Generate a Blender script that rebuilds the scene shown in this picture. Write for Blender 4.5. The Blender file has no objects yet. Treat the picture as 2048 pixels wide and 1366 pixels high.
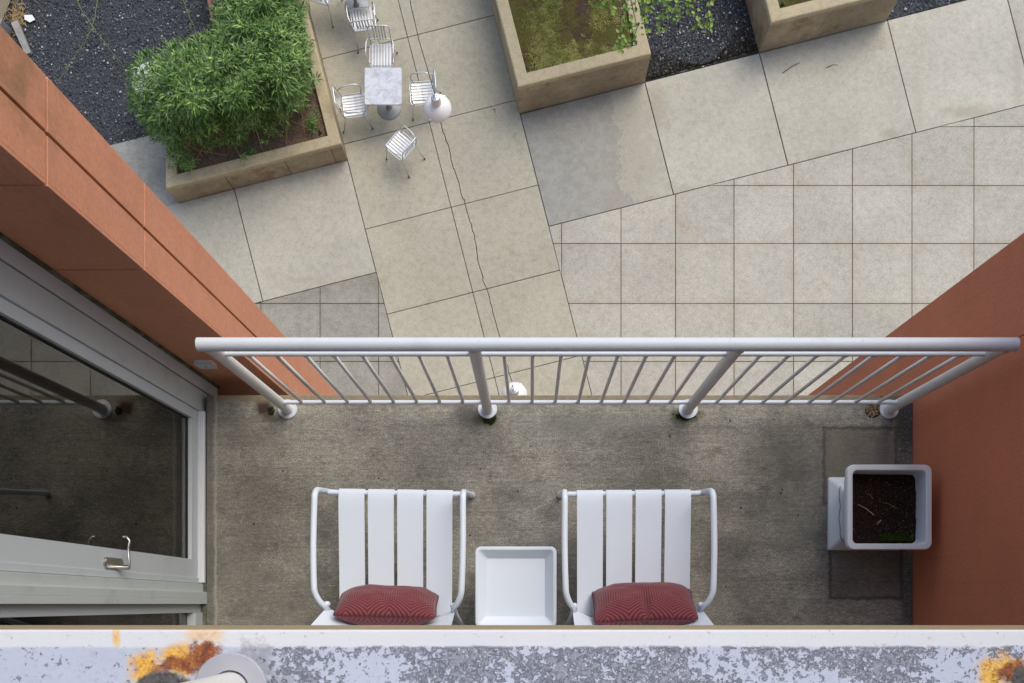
import bpy, bmesh, math, random
from mathutils import Vector, Matrix, noise
random.seed(7)
R = math.radians
sc = bpy.context.scene

# ------------------------------------------------------------------ camera, sky, sun
F, CX, CY, CAMZ = 1800.0, 1060.0, 1208.0, 4.47       # focal (px of a 2048 wide frame), nadir, height over the balcony
GZ = CAMZ - 17.0                                     # courtyard level
cam = bpy.data.cameras.new('camera'); camo = bpy.data.objects.new('camera', cam)
sc.collection.objects.link(camo); sc.camera = camo
camo.location = (0, 0, CAMZ); camo.rotation_euler = (0, 0, 0)
cam.sensor_width = 36; cam.lens = F / 2048 * 36
cam.shift_x = (1024 - CX) / 2048; cam.shift_y = (CY - 683) / 2048
cam.clip_start = 0.05; cam.clip_end = 2000
SUN_EL, SUN_AZ = R(54), R(36)                        # azimuth measured from +Y towards +X
w = bpy.data.worlds.new('World'); sc.world = w; w.use_nodes = True
nt = w.node_tree; nt.nodes.clear()
sky = nt.nodes.new('ShaderNodeTexSky'); sky.sky_type = 'NISHITA'; sky.sun_disc = False
sky.sun_elevation = SUN_EL; sky.sun_rotation = SUN_AZ
sky.dust_density = 2.0; sky.air_density = 1.0; sky.ozone_density = 0.4
bg = nt.nodes.new('ShaderNodeBackground'); bg.inputs['Strength'].default_value = 0.15
wo = nt.nodes.new('ShaderNodeOutputWorld')
nt.links.new(sky.outputs[0], bg.inputs[0]); nt.links.new(bg.outputs[0], wo.inputs[0])
sl = bpy.data.lights.new('sun', 'SUN'); sl.energy = 1.35; sl.angle = R(42); sl.color = (1, 0.97, 0.86)
so = bpy.data.objects.new('sun', sl); sc.collection.objects.link(so)
sd = Vector((math.sin(SUN_AZ)*math.cos(SUN_EL), math.cos(SUN_AZ)*math.cos(SUN_EL), math.sin(SUN_EL)))
so.rotation_euler = sd.to_track_quat('Z', 'Y').to_euler()
so.location = (6, 10, 20)
sc.view_settings.view_transform = 'Standard'; sc.view_settings.look = 'None'
sc.view_settings.exposure = 0.46; sc.view_settings.gamma = 1.0
sc.view_settings.use_curve_mapping = False

# ------------------------------------------------------------------ helpers
def W(px, py, z=GZ):                                 # a photo pixel at height z
    d = CAMZ - z
    return Vector(((px - CX) * d / F, (CY - py) * d / F, z))

class MB:
    def __init__(s): s.v = []; s.f = []; s.uv = None
    def add(s, vs, fs):
        o = len(s.v); s.v += [tuple(v) for v in vs]; s.f += [tuple(i + o for i in f) for f in fs]; return s
    def box(s, x0, x1, y0, y1, z0, z1, M=None):
        vs = [Vector(p) for p in ((x0,y0,z0),(x1,y0,z0),(x1,y1,z0),(x0,y1,z0),(x0,y0,z1),(x1,y0,z1),(x1,y1,z1),(x0,y1,z1))]
        if M: vs = [M @ v for v in vs]
        return s.add(vs, [(0,3,2,1),(4,5,6,7),(0,1,5,4),(1,2,6,5),(2,3,7,6),(3,0,4,7)])
    def prism(s, poly, z0, z1, ch=0.0):
        """ccw polygon; ch = chamfer of the top arris"""
        n = len(poly)
        if ch:
            ins = inset(poly, ch)
            rings = [[(p[0],p[1],z0) for p in poly], [(p[0],p[1],z1-ch) for p in poly], [(p[0],p[1],z1) for p in ins]]
        else: rings = [[(p[0],p[1],z0) for p in poly], [(p[0],p[1],z1) for p in poly]]
        vs = sum(rings, []); fs = [tuple(range(n))[::-1], tuple(range(n*(len(rings)-1), n*len(rings)))]
        for k in range(len(rings)-1):
            for i in range(n):
                j = (i+1) % n; fs.append((k*n+i, k*n+j, (k+1)*n+j, (k+1)*n+i))
        return s.add(vs, fs)
    def tube(s, pts, r, n=10, caps=True, r2=None):
        pts = [Vector(p) for p in pts]; m = len(pts); vs = []; fs = []
        t0 = (pts[1]-pts[0]).normalized()
        a = Vector((0,0,1)) if abs(t0.z) < .9 else Vector((1,0,0))
        u = t0.cross(a).normalized()
        for i, p in enumerate(pts):
            if i == 0: t = t0
            elif i == m-1: t = (pts[i]-pts[i-1]).normalized()
            else: t = ((pts[i]-pts[i-1]).normalized() + (pts[i+1]-pts[i]).normalized()).normalized()
            u = (u - t*u.dot(t)).normalized(); b = t.cross(u)
            rr = r if r2 is None else r + (r2-r)*i/(m-1)
            for k in range(n):
                an = 2*math.pi*k/n; vs.append(p + (u*math.cos(an) + b*math.sin(an))*rr)
        for i in range(m-1):
            for k in range(n):
                l = (k+1) % n; fs.append((i*n+k, i*n+l, (i+1)*n+l, (i+1)*n+k))
        if caps: fs += [tuple(range(n))[::-1], tuple(range((m-1)*n, m*n))]
        return s.add(vs, fs)
    def lathe(s, prof, c=(0,0,0), n=32):
        vs = []; fs = []; m = len(prof)
        for r, z in prof:
            for k in range(n):
                a = 2*math.pi*k/n; vs.append((c[0]+r*math.cos(a), c[1]+r*math.sin(a), c[2]+z))
        for i in range(m-1):
            for k in range(n):
                l = (k+1) % n; fs.append((i*n+k, i*n+l, (i+1)*n+l, (i+1)*n+k))
        return s.add(vs, fs)
    def rsq(s, levels, c=(0,0), seg=6, cap0=True, cap1=True):
        """loft of rounded squares: (half_x, half_y, corner radius, z)"""
        rings = []
        for hx, hy, r, z in levels:
            ring = []
            for q, (sx, sy) in enumerate(((1,1),(-1,1),(-1,-1),(1,-1))):
                for k in range(seg+1):
                    a = math.pi/2*(q + k/seg)
                    ring.append((c[0]+sx*(hx-r)+r*math.cos(a), c[1]+sy*(hy-r)+r*math.sin(a), z))
            rings.append(ring)
        n = len(rings[0]); vs = sum(rings, []); fs = []
        for i in range(len(rings)-1):
            for k in range(n):
                l = (k+1) % n; fs.append((i*n+k, i*n+l, (i+1)*n+l, (i+1)*n+k))
        if cap0: fs.append(tuple(range(n))[::-1])
        if cap1: fs.append(tuple(range((len(rings)-1)*n, len(rings)*n)))
        return s.add(vs, fs)
    def build(s, name, m, parent=None, smooth=False, bevel=0, loc=None, uvs=None, autos=None):
        me = bpy.data.meshes.new(name); me.from_pydata(s.v, [], s.f)
        if bevel:
            bm = bmesh.new(); bm.from_mesh(me)
            bmesh.ops.recalc_face_normals(bm, faces=bm.faces)
            eds = [e for e in bm.edges if len(e.link_faces) == 2 and e.calc_face_angle() > .6]
            bmesh.ops.bevel(bm, geom=eds, offset=bevel, segments=2, profile=.6, affect='EDGES', clamp_overlap=True)
            bm.to_mesh(me); bm.free()
        if uvs:
            ul = me.uv_layers.new(name='UVMap')
            for l in me.loops: ul.data[l.index].uv = uvs[l.vertex_index]
        me.update()
        if m: me.materials.append(m)
        if smooth:
            for p in me.polygons: p.use_smooth = True
            if autos: me.set_sharp_from_angle(angle=R(autos))
        o = bpy.data.objects.new(name, me); sc.collection.objects.link(o)
        if parent: o.parent = parent
        if loc is not None: o.location = loc
        return o

def inset(poly, d):
    n = len(poly); out = []
    for i in range(n):
        p0, p1, p2 = Vector(poly[i-1][:2]), Vector(poly[i][:2]), Vector(poly[(i+1) % n][:2])
        e1 = (p1-p0); e2 = (p2-p1)
        if e1.length < 1e-6 or e2.length < 1e-6: out.append(tuple(p1)); continue
        e1.normalize(); e2.normalize()
        n1 = Vector((-e1.y, e1.x)); n2 = Vector((-e2.y, e2.x))
        k = n1 + n2; den = 1 + n1.dot(n2)
        out.append(tuple(p1 + k * (d/max(den, .3))))
    return out
def clip(poly, p, nrm):                              # keep the side nrm points to
    out = []; n = len(poly)
    for i in range(n):
        a, b = Vector(poly[i]), Vector(poly[(i+1) % n])
        da, db = (a-p).dot(nrm), (b-p).dot(nrm)
        if da >= 0: out.append(tuple(a))
        if da*db < 0: out.append(tuple(a + (b-a)*(da/(da-db))))
    return out
def area(p): return .5*sum(p[i-1][0]*p[i][1]-p[i][0]*p[i-1][1] for i in range(len(p)))
def tag(o, label=None, cat=None, group=None, kind=None):
    if label: o['label'] = label
    if cat: o['category'] = cat
    if group: o['group'] = group
    if kind: o['kind'] = kind
    return o
def empty(name, loc=(0,0,0), rz=0, **k):
    o = bpy.data.objects.new(name, None); sc.collection.objects.link(o); o.empty_display_size = .1
    o.location = loc; o.rotation_euler = (0,0,rz); return tag(o, **k)
def copy_tree(o, parent=None):
    c = o.copy(); sc.collection.objects.link(c)
    if parent: c.parent = parent
    for ch in [x for x in KIDS.get(o.name, [])]: copy_tree(ch, c)
    return c
KIDS = {}
def scan():
    KIDS.clear()
    for o in bpy.data.objects:
        if o.parent: KIDS.setdefault(o.parent.name, []).append(o)

# ------------------------------------------------------------------ materials
class NT:
    def __init__(s, name):
        s.m = bpy.data.materials.new(name); s.m.use_nodes = True; s.t = s.m.node_tree
        s.b = s.t.nodes['Principled BSDF']; s.out = s.t.nodes['Material Output']; s._p = None
    def n(s, ty, **k):
        x = s.t.nodes.new(ty)
        for a, b in k.items(): setattr(x, a, b)
        return x
    def put(s, sock, v):
        if isinstance(v, bpy.types.NodeSocket): s.t.links.new(v, sock)
        elif isinstance(v, (tuple, list)) and len(v) == 3 and sock.type == 'RGBA': sock.default_value = (*v, 1)
        else: sock.default_value = v
    def pos(s):
        if not s._p: s._p = s.n('ShaderNodeNewGeometry')
        return s._p.outputs['Position']
    def island(s): s.pos(); return s._p.outputs['Random Per Island']
    def objrand(s): return s.n('ShaderNodeObjectInfo').outputs['Random']
    def objco(s): return s.n('ShaderNodeTexCoord').outputs['Object']
    def xyz(s, v):
        x = s.n('ShaderNodeSeparateXYZ'); s.put(x.inputs[0], v); return x.outputs
    def map(s, v, scale=(1,1,1), loc=(0,0,0), rot=(0,0,0)):
        x = s.n('ShaderNodeMapping'); s.put(x.inputs[0], v); x.inputs['Scale'].default_value = scale
        x.inputs['Location'].default_value = loc; x.inputs['Rotation'].default_value = rot; return x.outputs[0]
    def noise(s, scale, v=None, detail=5, rough=.6, dist=0):
        x = s.n('ShaderNodeTexNoise'); s.put(x.inputs['Vector'], v if v is not None else s.pos())
        x.inputs['Scale'].default_value = scale; x.inputs['Detail'].default_value = detail
        x.inputs['Roughness'].default_value = rough; x.inputs['Distortion'].default_value = dist; return x.outputs['Fac']
    def voro(s, scale, v=None, feature='F1', out='Distance'):
        x = s.n('ShaderNodeTexVoronoi', feature=feature); s.put(x.inputs['Vector'], v if v is not None else s.pos())
        x.inputs['Scale'].default_value = scale; return x.outputs[out]
    def ramp(s, f, *st):
        x = s.n('ShaderNodeValToRGB'); s.put(x.inputs[0], f); el = x.color_ramp.elements
        while len(el) < len(st): el.new(.5)
        for e, (p, c) in zip(el, st): e.position = p; e.color = (*c, 1) if isinstance(c, (tuple, list)) else (c, c, c, 1)
        return x.outputs[0]
    def mix(s, f, a, b, mode='MIX'):
        x = s.n('ShaderNodeMix', data_type='RGBA', blend_type=mode)
        s.put(x.inputs[0], f); s.put(x.inputs[6], a); s.put(x.inputs[7], b); return x.outputs[2]
    def math(s, op, a, b=0.0, c=0.0, clamp=False):
        x = s.n('ShaderNodeMath', operation=op, use_clamp=clamp)
        s.put(x.inputs[0], a); s.put(x.inputs[1], b); s.put(x.inputs[2], c); return x.outputs[0]
    def sstep(s, v, a, b):
        x = s.n('ShaderNodeMapRange', interpolation_type='SMOOTHSTEP'); s.put(x.inputs[0], v)
        x.inputs[1].default_value = a; x.inputs[2].default_value = b; return x.outputs[0]
    def bump(s, h, strength=.3, dist=.01):
        x = s.n('ShaderNodeBump'); s.put(x.inputs['Height'], h); x.inputs['Strength'].default_value = strength
        x.inputs['Distance'].default_value = dist; s.t.links.new(x.outputs[0], s.b.inputs['Normal'])
    def blob(s, x, y, rx, ry, soft=.5, wob=.35, sc_=14):     # 1 inside an irregular blob at world x, y
        p = s.xyz(s.pos())
        dx = s.math('DIVIDE', s.math('SUBTRACT', p[0], x), rx); dy = s.math('DIVIDE', s.math('SUBTRACT', p[1], y), ry)
        d = s.math('SQRT', s.math('ADD', s.math('MULTIPLY', dx, dx), s.math('MULTIPLY', dy, dy)))
        d = s.math('ADD', d, s.math('MULTIPLY', s.math('SUBTRACT', s.noise(sc_, detail=6, rough=.7), .5), wob*4))
        return s.sstep(d, 1.0+soft*.5, 1.0-soft)
    def fin(s, col, rough=.7, metal=0, spec=.4):
        s.put(s.b.inputs['Base Color'], col); s.put(s.b.inputs['Roughness'], rough)
        s.put(s.b.inputs['Metallic'], metal); s.put(s.b.inputs['Specular IOR Level'], spec); return s.m

def concrete(name, c, var=.12, speck=.35, rough=.85, tone=.1, stain=(.6,.5,.36), stainamt=.5, fine=260, stainlo=.56, edgedirt=0, spots=()):
    t = NT(name)
    big = t.noise(.9, detail=7, rough=.65); mid = t.noise(9, detail=6, rough=.7); fi = t.noise(fine, detail=3, rough=.8)
    lo = tuple(x*(1-var) for x in c); hi = tuple(min(1, x*(1+var)) for x in c)
    col = t.mix(t.sstep(big, .35, .65), lo, hi)
    st = t.math('MULTIPLY', t.sstep(t.noise(1.7, t.map(t.pos(), loc=(4,9,1)), detail=8, rough=.7), stainlo, stainlo+.14), stainamt)
    col = t.mix(st, col, tuple(a*b*1.25 for a, b in zip(c, stain)))
    col = t.mix(t.math('MULTIPLY', t.sstep(mid, .4, .7), .25), col, lo, 'MULTIPLY')
    col = t.mix(speck, col, t.ramp(fi, (.3, .35), (.5, .95), (.7, 1.5)), 'MULTIPLY')
    dots = t.voro(31, feature='F1'); col = t.mix(t.math('MULTIPLY', t.sstep(dots, .07, .03), .55), col, tuple(x*.35 for x in c))
    if edgedirt:
        g = t.xyz(t.n('ShaderNodeTexCoord').outputs['Generated'])
        e = t.math('MINIMUM', t.math('MINIMUM', g[0], t.math('SUBTRACT', 1.0, g[0])), t.math('MINIMUM', g[1], t.math('SUBTRACT', 1.0, g[1])))
        e = t.math('ADD', e, t.math('MULTIPLY', t.math('SUBTRACT', t.noise(2.6, detail=7, rough=.7), .5), .42))
        col = t.mix(t.math('MULTIPLY', t.sstep(e, .09, -.06), edgedirt), col, tuple(a*b for a, b in zip(c, (.78, .68, .56))))
    gum = t.voro(2.7, t.map(t.pos(), loc=(1.3,.4,0))); col = t.mix(t.math('MULTIPLY', t.sstep(gum, .045, .03), .45), col, tuple(x*.55 for x in c))
    for (px, py, rx, ry, a) in spots:
        o = W(px, py); k = 17/F
        col = t.mix(t.math('MULTIPLY', t.blob(o.x, o.y, rx*k, ry*k, .7, .5, 2.2), a), col, tuple(x*y for x, y in zip(c, (.70,.64,.56))))
    r = t.math('ADD', t.math('MULTIPLY', t.math('SUBTRACT', t.objrand(), .5), tone*2), 1.0)
    hs = t.n('ShaderNodeHueSaturation'); t.put(hs.inputs['Value'], r); t.put(hs.inputs['Color'], col); col = hs.outputs[0]
    t.bump(t.math('ADD', mid, fi), .25, .004)
    return t.fin(col, rough)

M = {}
M['slab']  = concrete('pale_slab', (.47,.44,.365), var=.06, speck=.3, fine=48, spots=[(1312,215,24,50,.5),(1372,385,40,14,.45),(1940,222,62,14,.6),(1655,312,42,11,.5),(1782,268,24,9,.5),(1745,60,18,22,.3),(1835,210,14,60,.3),(2035,120,10,90,.35),(640,560,60,10,.2)], tone=.05, stainamt=.4, stainlo=.6)
M['slab_y'] = concrete('buff_slab', (.455,.42,.325), var=.05, speck=.3, fine=48, tone=.03, stainamt=.4, stainlo=.58)
M['tile'] = concrete('tile', (.455,.425,.36), var=.06, speck=.42, fine=42, tone=.05, stainamt=.45, stainlo=.55, stain=(.72,.6,.48), edgedirt=.4)
M['tile_dark'] = concrete('tile_dark', (.315,.295,.25), var=.12, speck=.45, fine=42, tone=.06, stainamt=.5, stain=(.6,.55,.5), edgedirt=.4)
M['strip'] = concrete('grey_concrete', (.33,.325,.30), var=.12, speck=.4, fine=50, tone=.02)
M['rim'] = concrete('planter_rim', (.47,.39,.25), var=.06, speck=.5, fine=60, tone=.02, stainamt=.3)
M['pside'] = concrete('planter_side', (.37,.30,.20), var=.2, speck=.4, fine=50, tone=.03, stainamt=.75, stain=(.5,.42,.34), stainlo=.5)
M['joint'] = concrete('joint_bed', (.12,.098,.068), var=.3, speck=.3)
M['ground'] = concrete('ground_far', (.2,.19,.16), var=.2)

def wet_slab():
    t = NT('drying_slab')
    p = W(1225, 260); q = W(1300, 230)
    # distance along the paving band
    vx = t.xyz(t.map(t.pos(), rot=(0, 0, -math.atan2(.2475, .9689))))[0]
    n1 = t.noise(1.3, detail=9, rough=.76, dist=.5); n2 = t.noise(7, detail=6, rough=.75)
    edge = (Matrix.Rotation(-math.atan2(.2475,.9689), 3, 'Z') @ p).x
    d = t.math('ADD', t.math('SUBTRACT', vx, edge), t.math('MULTIPLY', t.math('SUBTRACT', n1, .5), 2.3))
    wet = t.sstep(t.math('ADD', d, t.math('MULTIPLY', t.math('SUBTRACT', n2, .5), .5)), .09, -.06)
    fine = t.noise(50, detail=3, rough=.8)
    dry = t.mix(t.sstep(n2, .38, .66), (.39,.36,.285), (.465,.435,.36))
    halo = t.math('MULTIPLY', t.sstep(d, .75, .3), t.sstep(n2, .45, .62))
    dry = t.mix(t.math('MULTIPLY', halo, .7), dry, (.31,.28,.225))
    wc = t.mix(t.sstep(n2, .35, .65), (.27,.26,.225), (.335,.322,.285)); wc = t.mix(t.math('MULTIPLY', t.sstep(d, -.7, -.05), t.sstep(n1, .42, .6)), wc, (.29,.262,.21))
    rimc = t.sstep(t.math('ABSOLUTE', t.math('ADD', d, .02)), .09, .0)
    col = t.mix(wet, dry, wc); col = t.mix(t.math('MULTIPLY', rimc, .4), col, (.27,.24,.19))
    col = t.mix(.22, col, t.ramp(fine, (.3, .4), (.5, .95), (.7, 1.45)), 'MULTIPLY')
    t.bump(fine, .15, .003)
    return t.fin(col, t.math('SUBTRACT', .85, t.math('MULTIPLY', wet, .3)))
M['wet'] = wet_slab()

def balcony_floor_mat():
    t = NT('brushed_balcony_concrete')
    streak = t.noise(1, t.map(t.pos(), scale=(4, 170, 4)), detail=4, rough=.6)
    streak2 = t.noise(1, t.map(t.pos(), scale=(1.2, 45, 4), loc=(3,1,0)), detail=5, rough=.65)
    big = t.noise(2.1, detail=8, rough=.65); mid = t.noise(8, t.map(t.pos(), scale=(1,1.6,1)), detail=7, rough=.72); fi = t.noise(330, detail=3, rough=.85)
    col = t.mix(t.sstep(big, .36, .64), (.205,.190,.158), (.32,.297,.245))
    col = t.mix(t.math('MULTIPLY', t.sstep(mid, .48, .66), .5), col, (.12,.112,.096))
    col = t.mix(t.math('MULTIPLY', t.sstep(t.noise(3.3, t.map(t.pos(), loc=(7,3,0)), detail=8, rough=.75), .55, .75), .6), col, (.34,.32,.285))
    col = t.mix(.22, col, t.ramp(streak, (.3, .45), (.5, 1.0), (.72, 1.45)), 'MULTIPLY')
    col = t.mix(.20, col, t.ramp(streak2, (.3, .5), (.5, 1.0), (.7, 1.4)), 'MULTIPLY')
    col = t.mix(.85, col, t.ramp(t.noise(170, detail=5, rough=.85), (.33, .2), (.5, 1.0), (.68, 2.3)), 'MULTIPLY')
    g2n = t.noise(46, t.map(t.pos(), scale=(.8,1.5,1)), detail=5, rough=.8)
    col = t.mix(.5, col, t.ramp(g2n, (.34, .42), (.5, 1.0), (.66, 1.75)), 'MULTIPLY')
    big2 = t.noise(1.3, t.map(t.pos(), loc=(5,2,0)), detail=9, rough=.7)
    col = t.mix(t.math('MULTIPLY', t.sstep(big2, .50, .60), .45), col, (.13,.125,.105))
    p = t.xyz(t.pos())
    # black algae patches
    for (px, py, rx, ry, a, c) in ((1535,925,70,80,.4,(.05,.048,.045)), (1480,1010,60,40,.3,(.055,.05,.047)), (1330,960,60,30,.3,(.06,.055,.05)), (1810,840,30,70,.75,(.05,.05,.045)),
                                (1450,1120,50,60,.35,(.07,.065,.06)), (500,1010,80,80,.3,(.07,.06,.05)), (528,815,20,26,.95,(.045,.02,.015)), (545,835,26,12,.8,(.06,.055,.045)), (935,828,38,22,.65,(.06,.058,.06)),
                                (560,830,20,14,.6,(.22,.2,.17)), (1820,1180,18,80,.5,(.045,.045,.05)), (1365,835,30,20,.5,(.04,.04,.03)), (978,836,26,22,.75,(.06,.065,.02)), (1372,832,32,14,.75,(.06,.065,.02)), (1180,850,160,16,.35,(.28,.27,.24)), (700,1230,200,30,.3,(.2,.18,.16))):
        o = W(px, py, 0)
        col = t.mix(t.math('MULTIPLY', t.blob(o.x, o.y, rx*4.47/F, ry*4.47/F, .6, .4, 9), a), col, c)
    ex = t.sstep(t.math('ADD', p[0], t.math('MULTIPLY', t.math('SUBTRACT', t.noise(9, detail=6), .5), .12)), 1.80, 1.86)
    col = t.mix(t.math('MULTIPLY', ex, .4), col, t.mix(t.sstep(t.noise(120, detail=2), .60, .66), (.045,.044,.043), (.5,.5,.48)))
    # two squares where pots used to stand
    def rect(x0, x1, y0, y1, g=.012, wob=.012):
        a, b = W(x0, y1, 0), W(x1, y0, 0)
        nn = t.math('MULTIPLY', t.math('SUBTRACT', t.noise(22, detail=5), .5), wob*3)
        dx = t.math('MINIMUM', t.math('SUBTRACT', p[0], a.x), t.math('SUBTRACT', b.x, p[0]))
        dy = t.math('MINIMUM', t.math('SUBTRACT', p[1], a.y), t.math('SUBTRACT', b.y, p[1]))
        return t.math('ADD', t.math('MINIMUM', dx, dy), nn)
    for (r4, inner, edge) in (((1645,1795,853,1010), (.20,.165,.115), .55), ((1657,1806,1040,1199), (.12,.10,.08), .55)):
        d = rect(*r4)
        col = t.mix(t.math('MULTIPLY', t.sstep(d, -.004, .006), .5), col, inner)
        col = t.mix(t.math('MULTIPLY', t.sstep(t.math('ABSOLUTE', t.math('SUBTRACT', d, .008)), .014, .002), edge), col, (.05,.043,.036))
    # weathered front arris, caulk along the door side
    fr = t.math('ADD', p[1], t.math('MULTIPLY', t.math('SUBTRACT', t.noise(14, detail=6), .5), .05))
    col = t.mix(t.math('MULTIPLY', t.sstep(fr, .985, 1.02), .8), col, t.mix(t.noise(25), (.12,.10,.07), (.40,.32,.20)))
    le = t.math('ADD', p[0], t.math('MULTIPLY', t.math('SUBTRACT', t.noise(10, detail=6), .5), .03))
    col = t.mix(t.math('MULTIPLY', t.sstep(le, -1.565, -1.585), .6), col, (.13,.125,.11))
    col = t.mix(t.math('MULTIPLY', t.sstep(t.math('ABSOLUTE', t.math('ADD', le, 1.562)), .010, .002), .55), col, (.40,.38,.34))
    # pits
    v = t.voro(9, t.map(t.pos(), loc=(2.3,.7,0))); col = t.mix(t.sstep(v, .055, .035), col, (.02,.018,.016))
    t.bump(t.math('ADD', t.math('MULTIPLY', streak, .6), t.math('ADD', fi, t.math('MULTIPLY', mid, .8))), .55, .004)
    return t.fin(col, .9, spec=.25)
M['bfloor'] = balcony_floor_mat()

def upper_mat():
    t = NT('peeling_white_paint')
    p = t.xyz(t.pos()); sp = t.map(t.pos(), scale=(1,1,1))
    big = t.noise(7, sp, detail=6, rough=.6); sm = t.noise(170, sp, detail=6, rough=.75); md = t.noise(85, sp, detail=9, rough=.74, dist=.15)
    paint = t.mix(t.noise(9, sp, detail=6), (.43,.46,.55), (.54,.57,.65))
    paint = t.mix(t.math('MULTIPLY', t.sstep(sm, .52, .62), .35), paint, (.30,.31,.38))
    bare = t.mix(t.sstep(sm, .35, .62), (.12,.12,.145), (.30,.305,.36))
    bare = t.mix(t.sstep(t.noise(190, sp, detail=2, rough=.8), .60, .66), bare, (.62,.62,.66))
    left = t.sstep(p[0], -.46, -.22)
    thr = t.math('ADD', t.math('MULTIPLY', md, .75), t.math('ADD', t.math('MULTIPLY', sm, .35), t.math('MULTIPLY', t.math('SUBTRACT', big, .5), .85)))
    thr = t.math('ADD', thr, t.math('MULTIPLY', t.math('SUBTRACT', left, 1.0), .11))
    mask = t.sstep(thr, .50, .60)
    # edge strip keeps its paint; its brighter white imitates light on a sloped surface
    ye = t.math('ADD', p[1], t.math('MULTIPLY', t.math('SUBTRACT', t.noise(24, sp, detail=5), .5), .008))
    strip = t.sstep(ye, -.061, -.056)
    mask = t.math('MULTIPLY', mask, t.math('SUBTRACT', 1.0, t.math('MULTIPLY', strip, .96)))
    col = t.mix(mask, paint, bare)
    white = t.mix(t.sstep(t.noise(60, sp, detail=5, rough=.7), .60, .70), (.66,.66,.67), (.42,.41,.40))
    col = t.mix(t.math('MULTIPLY', strip, t.math('SUBTRACT', 1.0, mask)), col, white)
    zu = UZ
    def blobs(lst, c, soft=.5, wob=.45, s=40):
        nonlocal col
        for (px, py, rx, ry, a) in lst:
            o = W(px, py, zu); col = t.mix(t.math('MULTIPLY', t.blob(o.x, o.y, rx*(CAMZ-zu)/F, ry*(CAMZ-zu)/F, soft, wob, s), a), col, c)
    rn = t.noise(110, sp, detail=8, rough=.8)
    yel = t.ramp(rn, (.35, (.75,.58,.25)), (.5, (.78,.42,.06)), (.62, (.45,.16,.02)))
    red = t.ramp(rn, (.35, (.50,.19,.03)), (.5, (.26,.07,.02)), (.62, (.09,.035,.03)))
    blk = t.ramp(sm, (.35, (.03,.028,.027)), (.6, (.13,.12,.11)))
    blobs([(410,1268,42,20,.55), (232,1273,9,20,.8), (290,1335,38,36,1), (362,1318,46,34,1), (2005,1335,48,30,1), (1985,1350,34,26,1)], yel, .55, .55, 55)
    blobs([(352,1328,34,16,.9), (412,1306,34,26,1), (390,1326,46,22,.9), (2030,1345,36,24,1), (318,1345,26,18,.7)], red, .4, .55, 60)
    blobs([(325,1378,58,38,1), (2066,1366,50,34,1)], blk, .18, .3, 35)
    blobs([(506,1330,48,44,.5), (560,1362,34,24,.4)], (.12,.11,.11), .6, .7, 70)
    # front face of the slab: ochre, damp
    g = t.n('ShaderNodeNewGeometry'); ny = t.xyz(g.outputs['Normal'])[1]
    fas = t.mix(t.noise(12, t.map(t.pos(), scale=(1,1,6)), detail=8, rough=.7), (.16,.11,.06), (.62,.50,.30))
    col = t.mix(t.sstep(ny, .6, .9), col, fas)
    t.bump(t.math('SUBTRACT', t.math('MULTIPLY', sm, .35), mask), .9, .002)
    return t.fin(col, .6)
UZ = 3.25
M['upper'] = upper_mat()

def orange(name, c, dirt=0.0):
    t = NT(name)
    n1 = t.noise(1.1, detail=6, rough=.6); n2 = t.noise(5, t.map(t.pos(), scale=(1,1,.25)), detail=7, rough=.7); fi = t.noise(90, detail=2)
    col = t.mix(t.sstep(n1, .3, .7), tuple(x*.92 for x in c), tuple(x*1.06 for x in c))
    col = t.mix(t.math('MULTIPLY', t.sstep(n2, .5, .8), .35), col, tuple(x*.8 for x in c))
    if dirt:
        z = t.xyz(t.pos())
        col = t.mix(t.math('MULTIPLY', t.sstep(t.noise(2.4, detail=8, rough=.75), .46, .66), dirt), col, (.18,.10,.045))
        # algae on the pier high up, by the camera
        hi = t.sstep(t.math('ADD', z[2], t.math('MULTIPLY', t.noise(9, detail=6), 1.3)), 2.5, 3.3)
        col = t.mix(t.math('MULTIPLY', t.math('MULTIPLY', hi, t.sstep(z[1], 1.17, 1.26)), .7), col, (.13,.115,.05))
    col = t.mix(t.math('MULTIPLY', t.sstep(t.voro(16), .06, .03), .6), col, tuple(x*.45 for x in c))
    stz = t.noise(1, t.map(t.pos(), scale=(26,26,.5)), detail=5, rough=.6)
    col = t.mix(t.math('MULTIPLY', t.sstep(stz, .55, .75), .22), col, tuple(x*.62 for x in c))
    col = t.mix(t.math('MULTIPLY', t.sstep(t.noise(1, t.map(t.pos(), scale=(40,40,1.1), loc=(3,1,2)), detail=4), .62, .75), .18), col, tuple(min(1,x*1.25+.03) for x in c))
    col = t.mix(.25, col, t.ramp(fi, (.3, .6), (.7, 1.3)), 'MULTIPLY')
    t.bump(t.math('ADD', t.noise(2, detail=3), t.math('MULTIPLY', fi, .08)), .15, .01)
    return t.fin(col, .62, spec=.35)
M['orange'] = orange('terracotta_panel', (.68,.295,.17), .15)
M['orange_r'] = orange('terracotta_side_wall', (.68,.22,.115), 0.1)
t = NT('ochre_joint'); M['ojoint'] = t.fin(t.mix(t.noise(6, detail=6), (.24,.17,.07), (.50,.33,.17)), .9)
t = NT('moss_dark'); M['moss'] = t.fin(t.mix(t.island(), (.022,.03,.008), (.07,.085,.018)), .95, spec=.1)
t = NT('algae_sealant'); M['algae'] = t.fin(t.mix(t.sstep(t.noise(14, detail=6), .4, .6), (.07,.075,.028), (.17,.155,.12)), .95)

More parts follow.
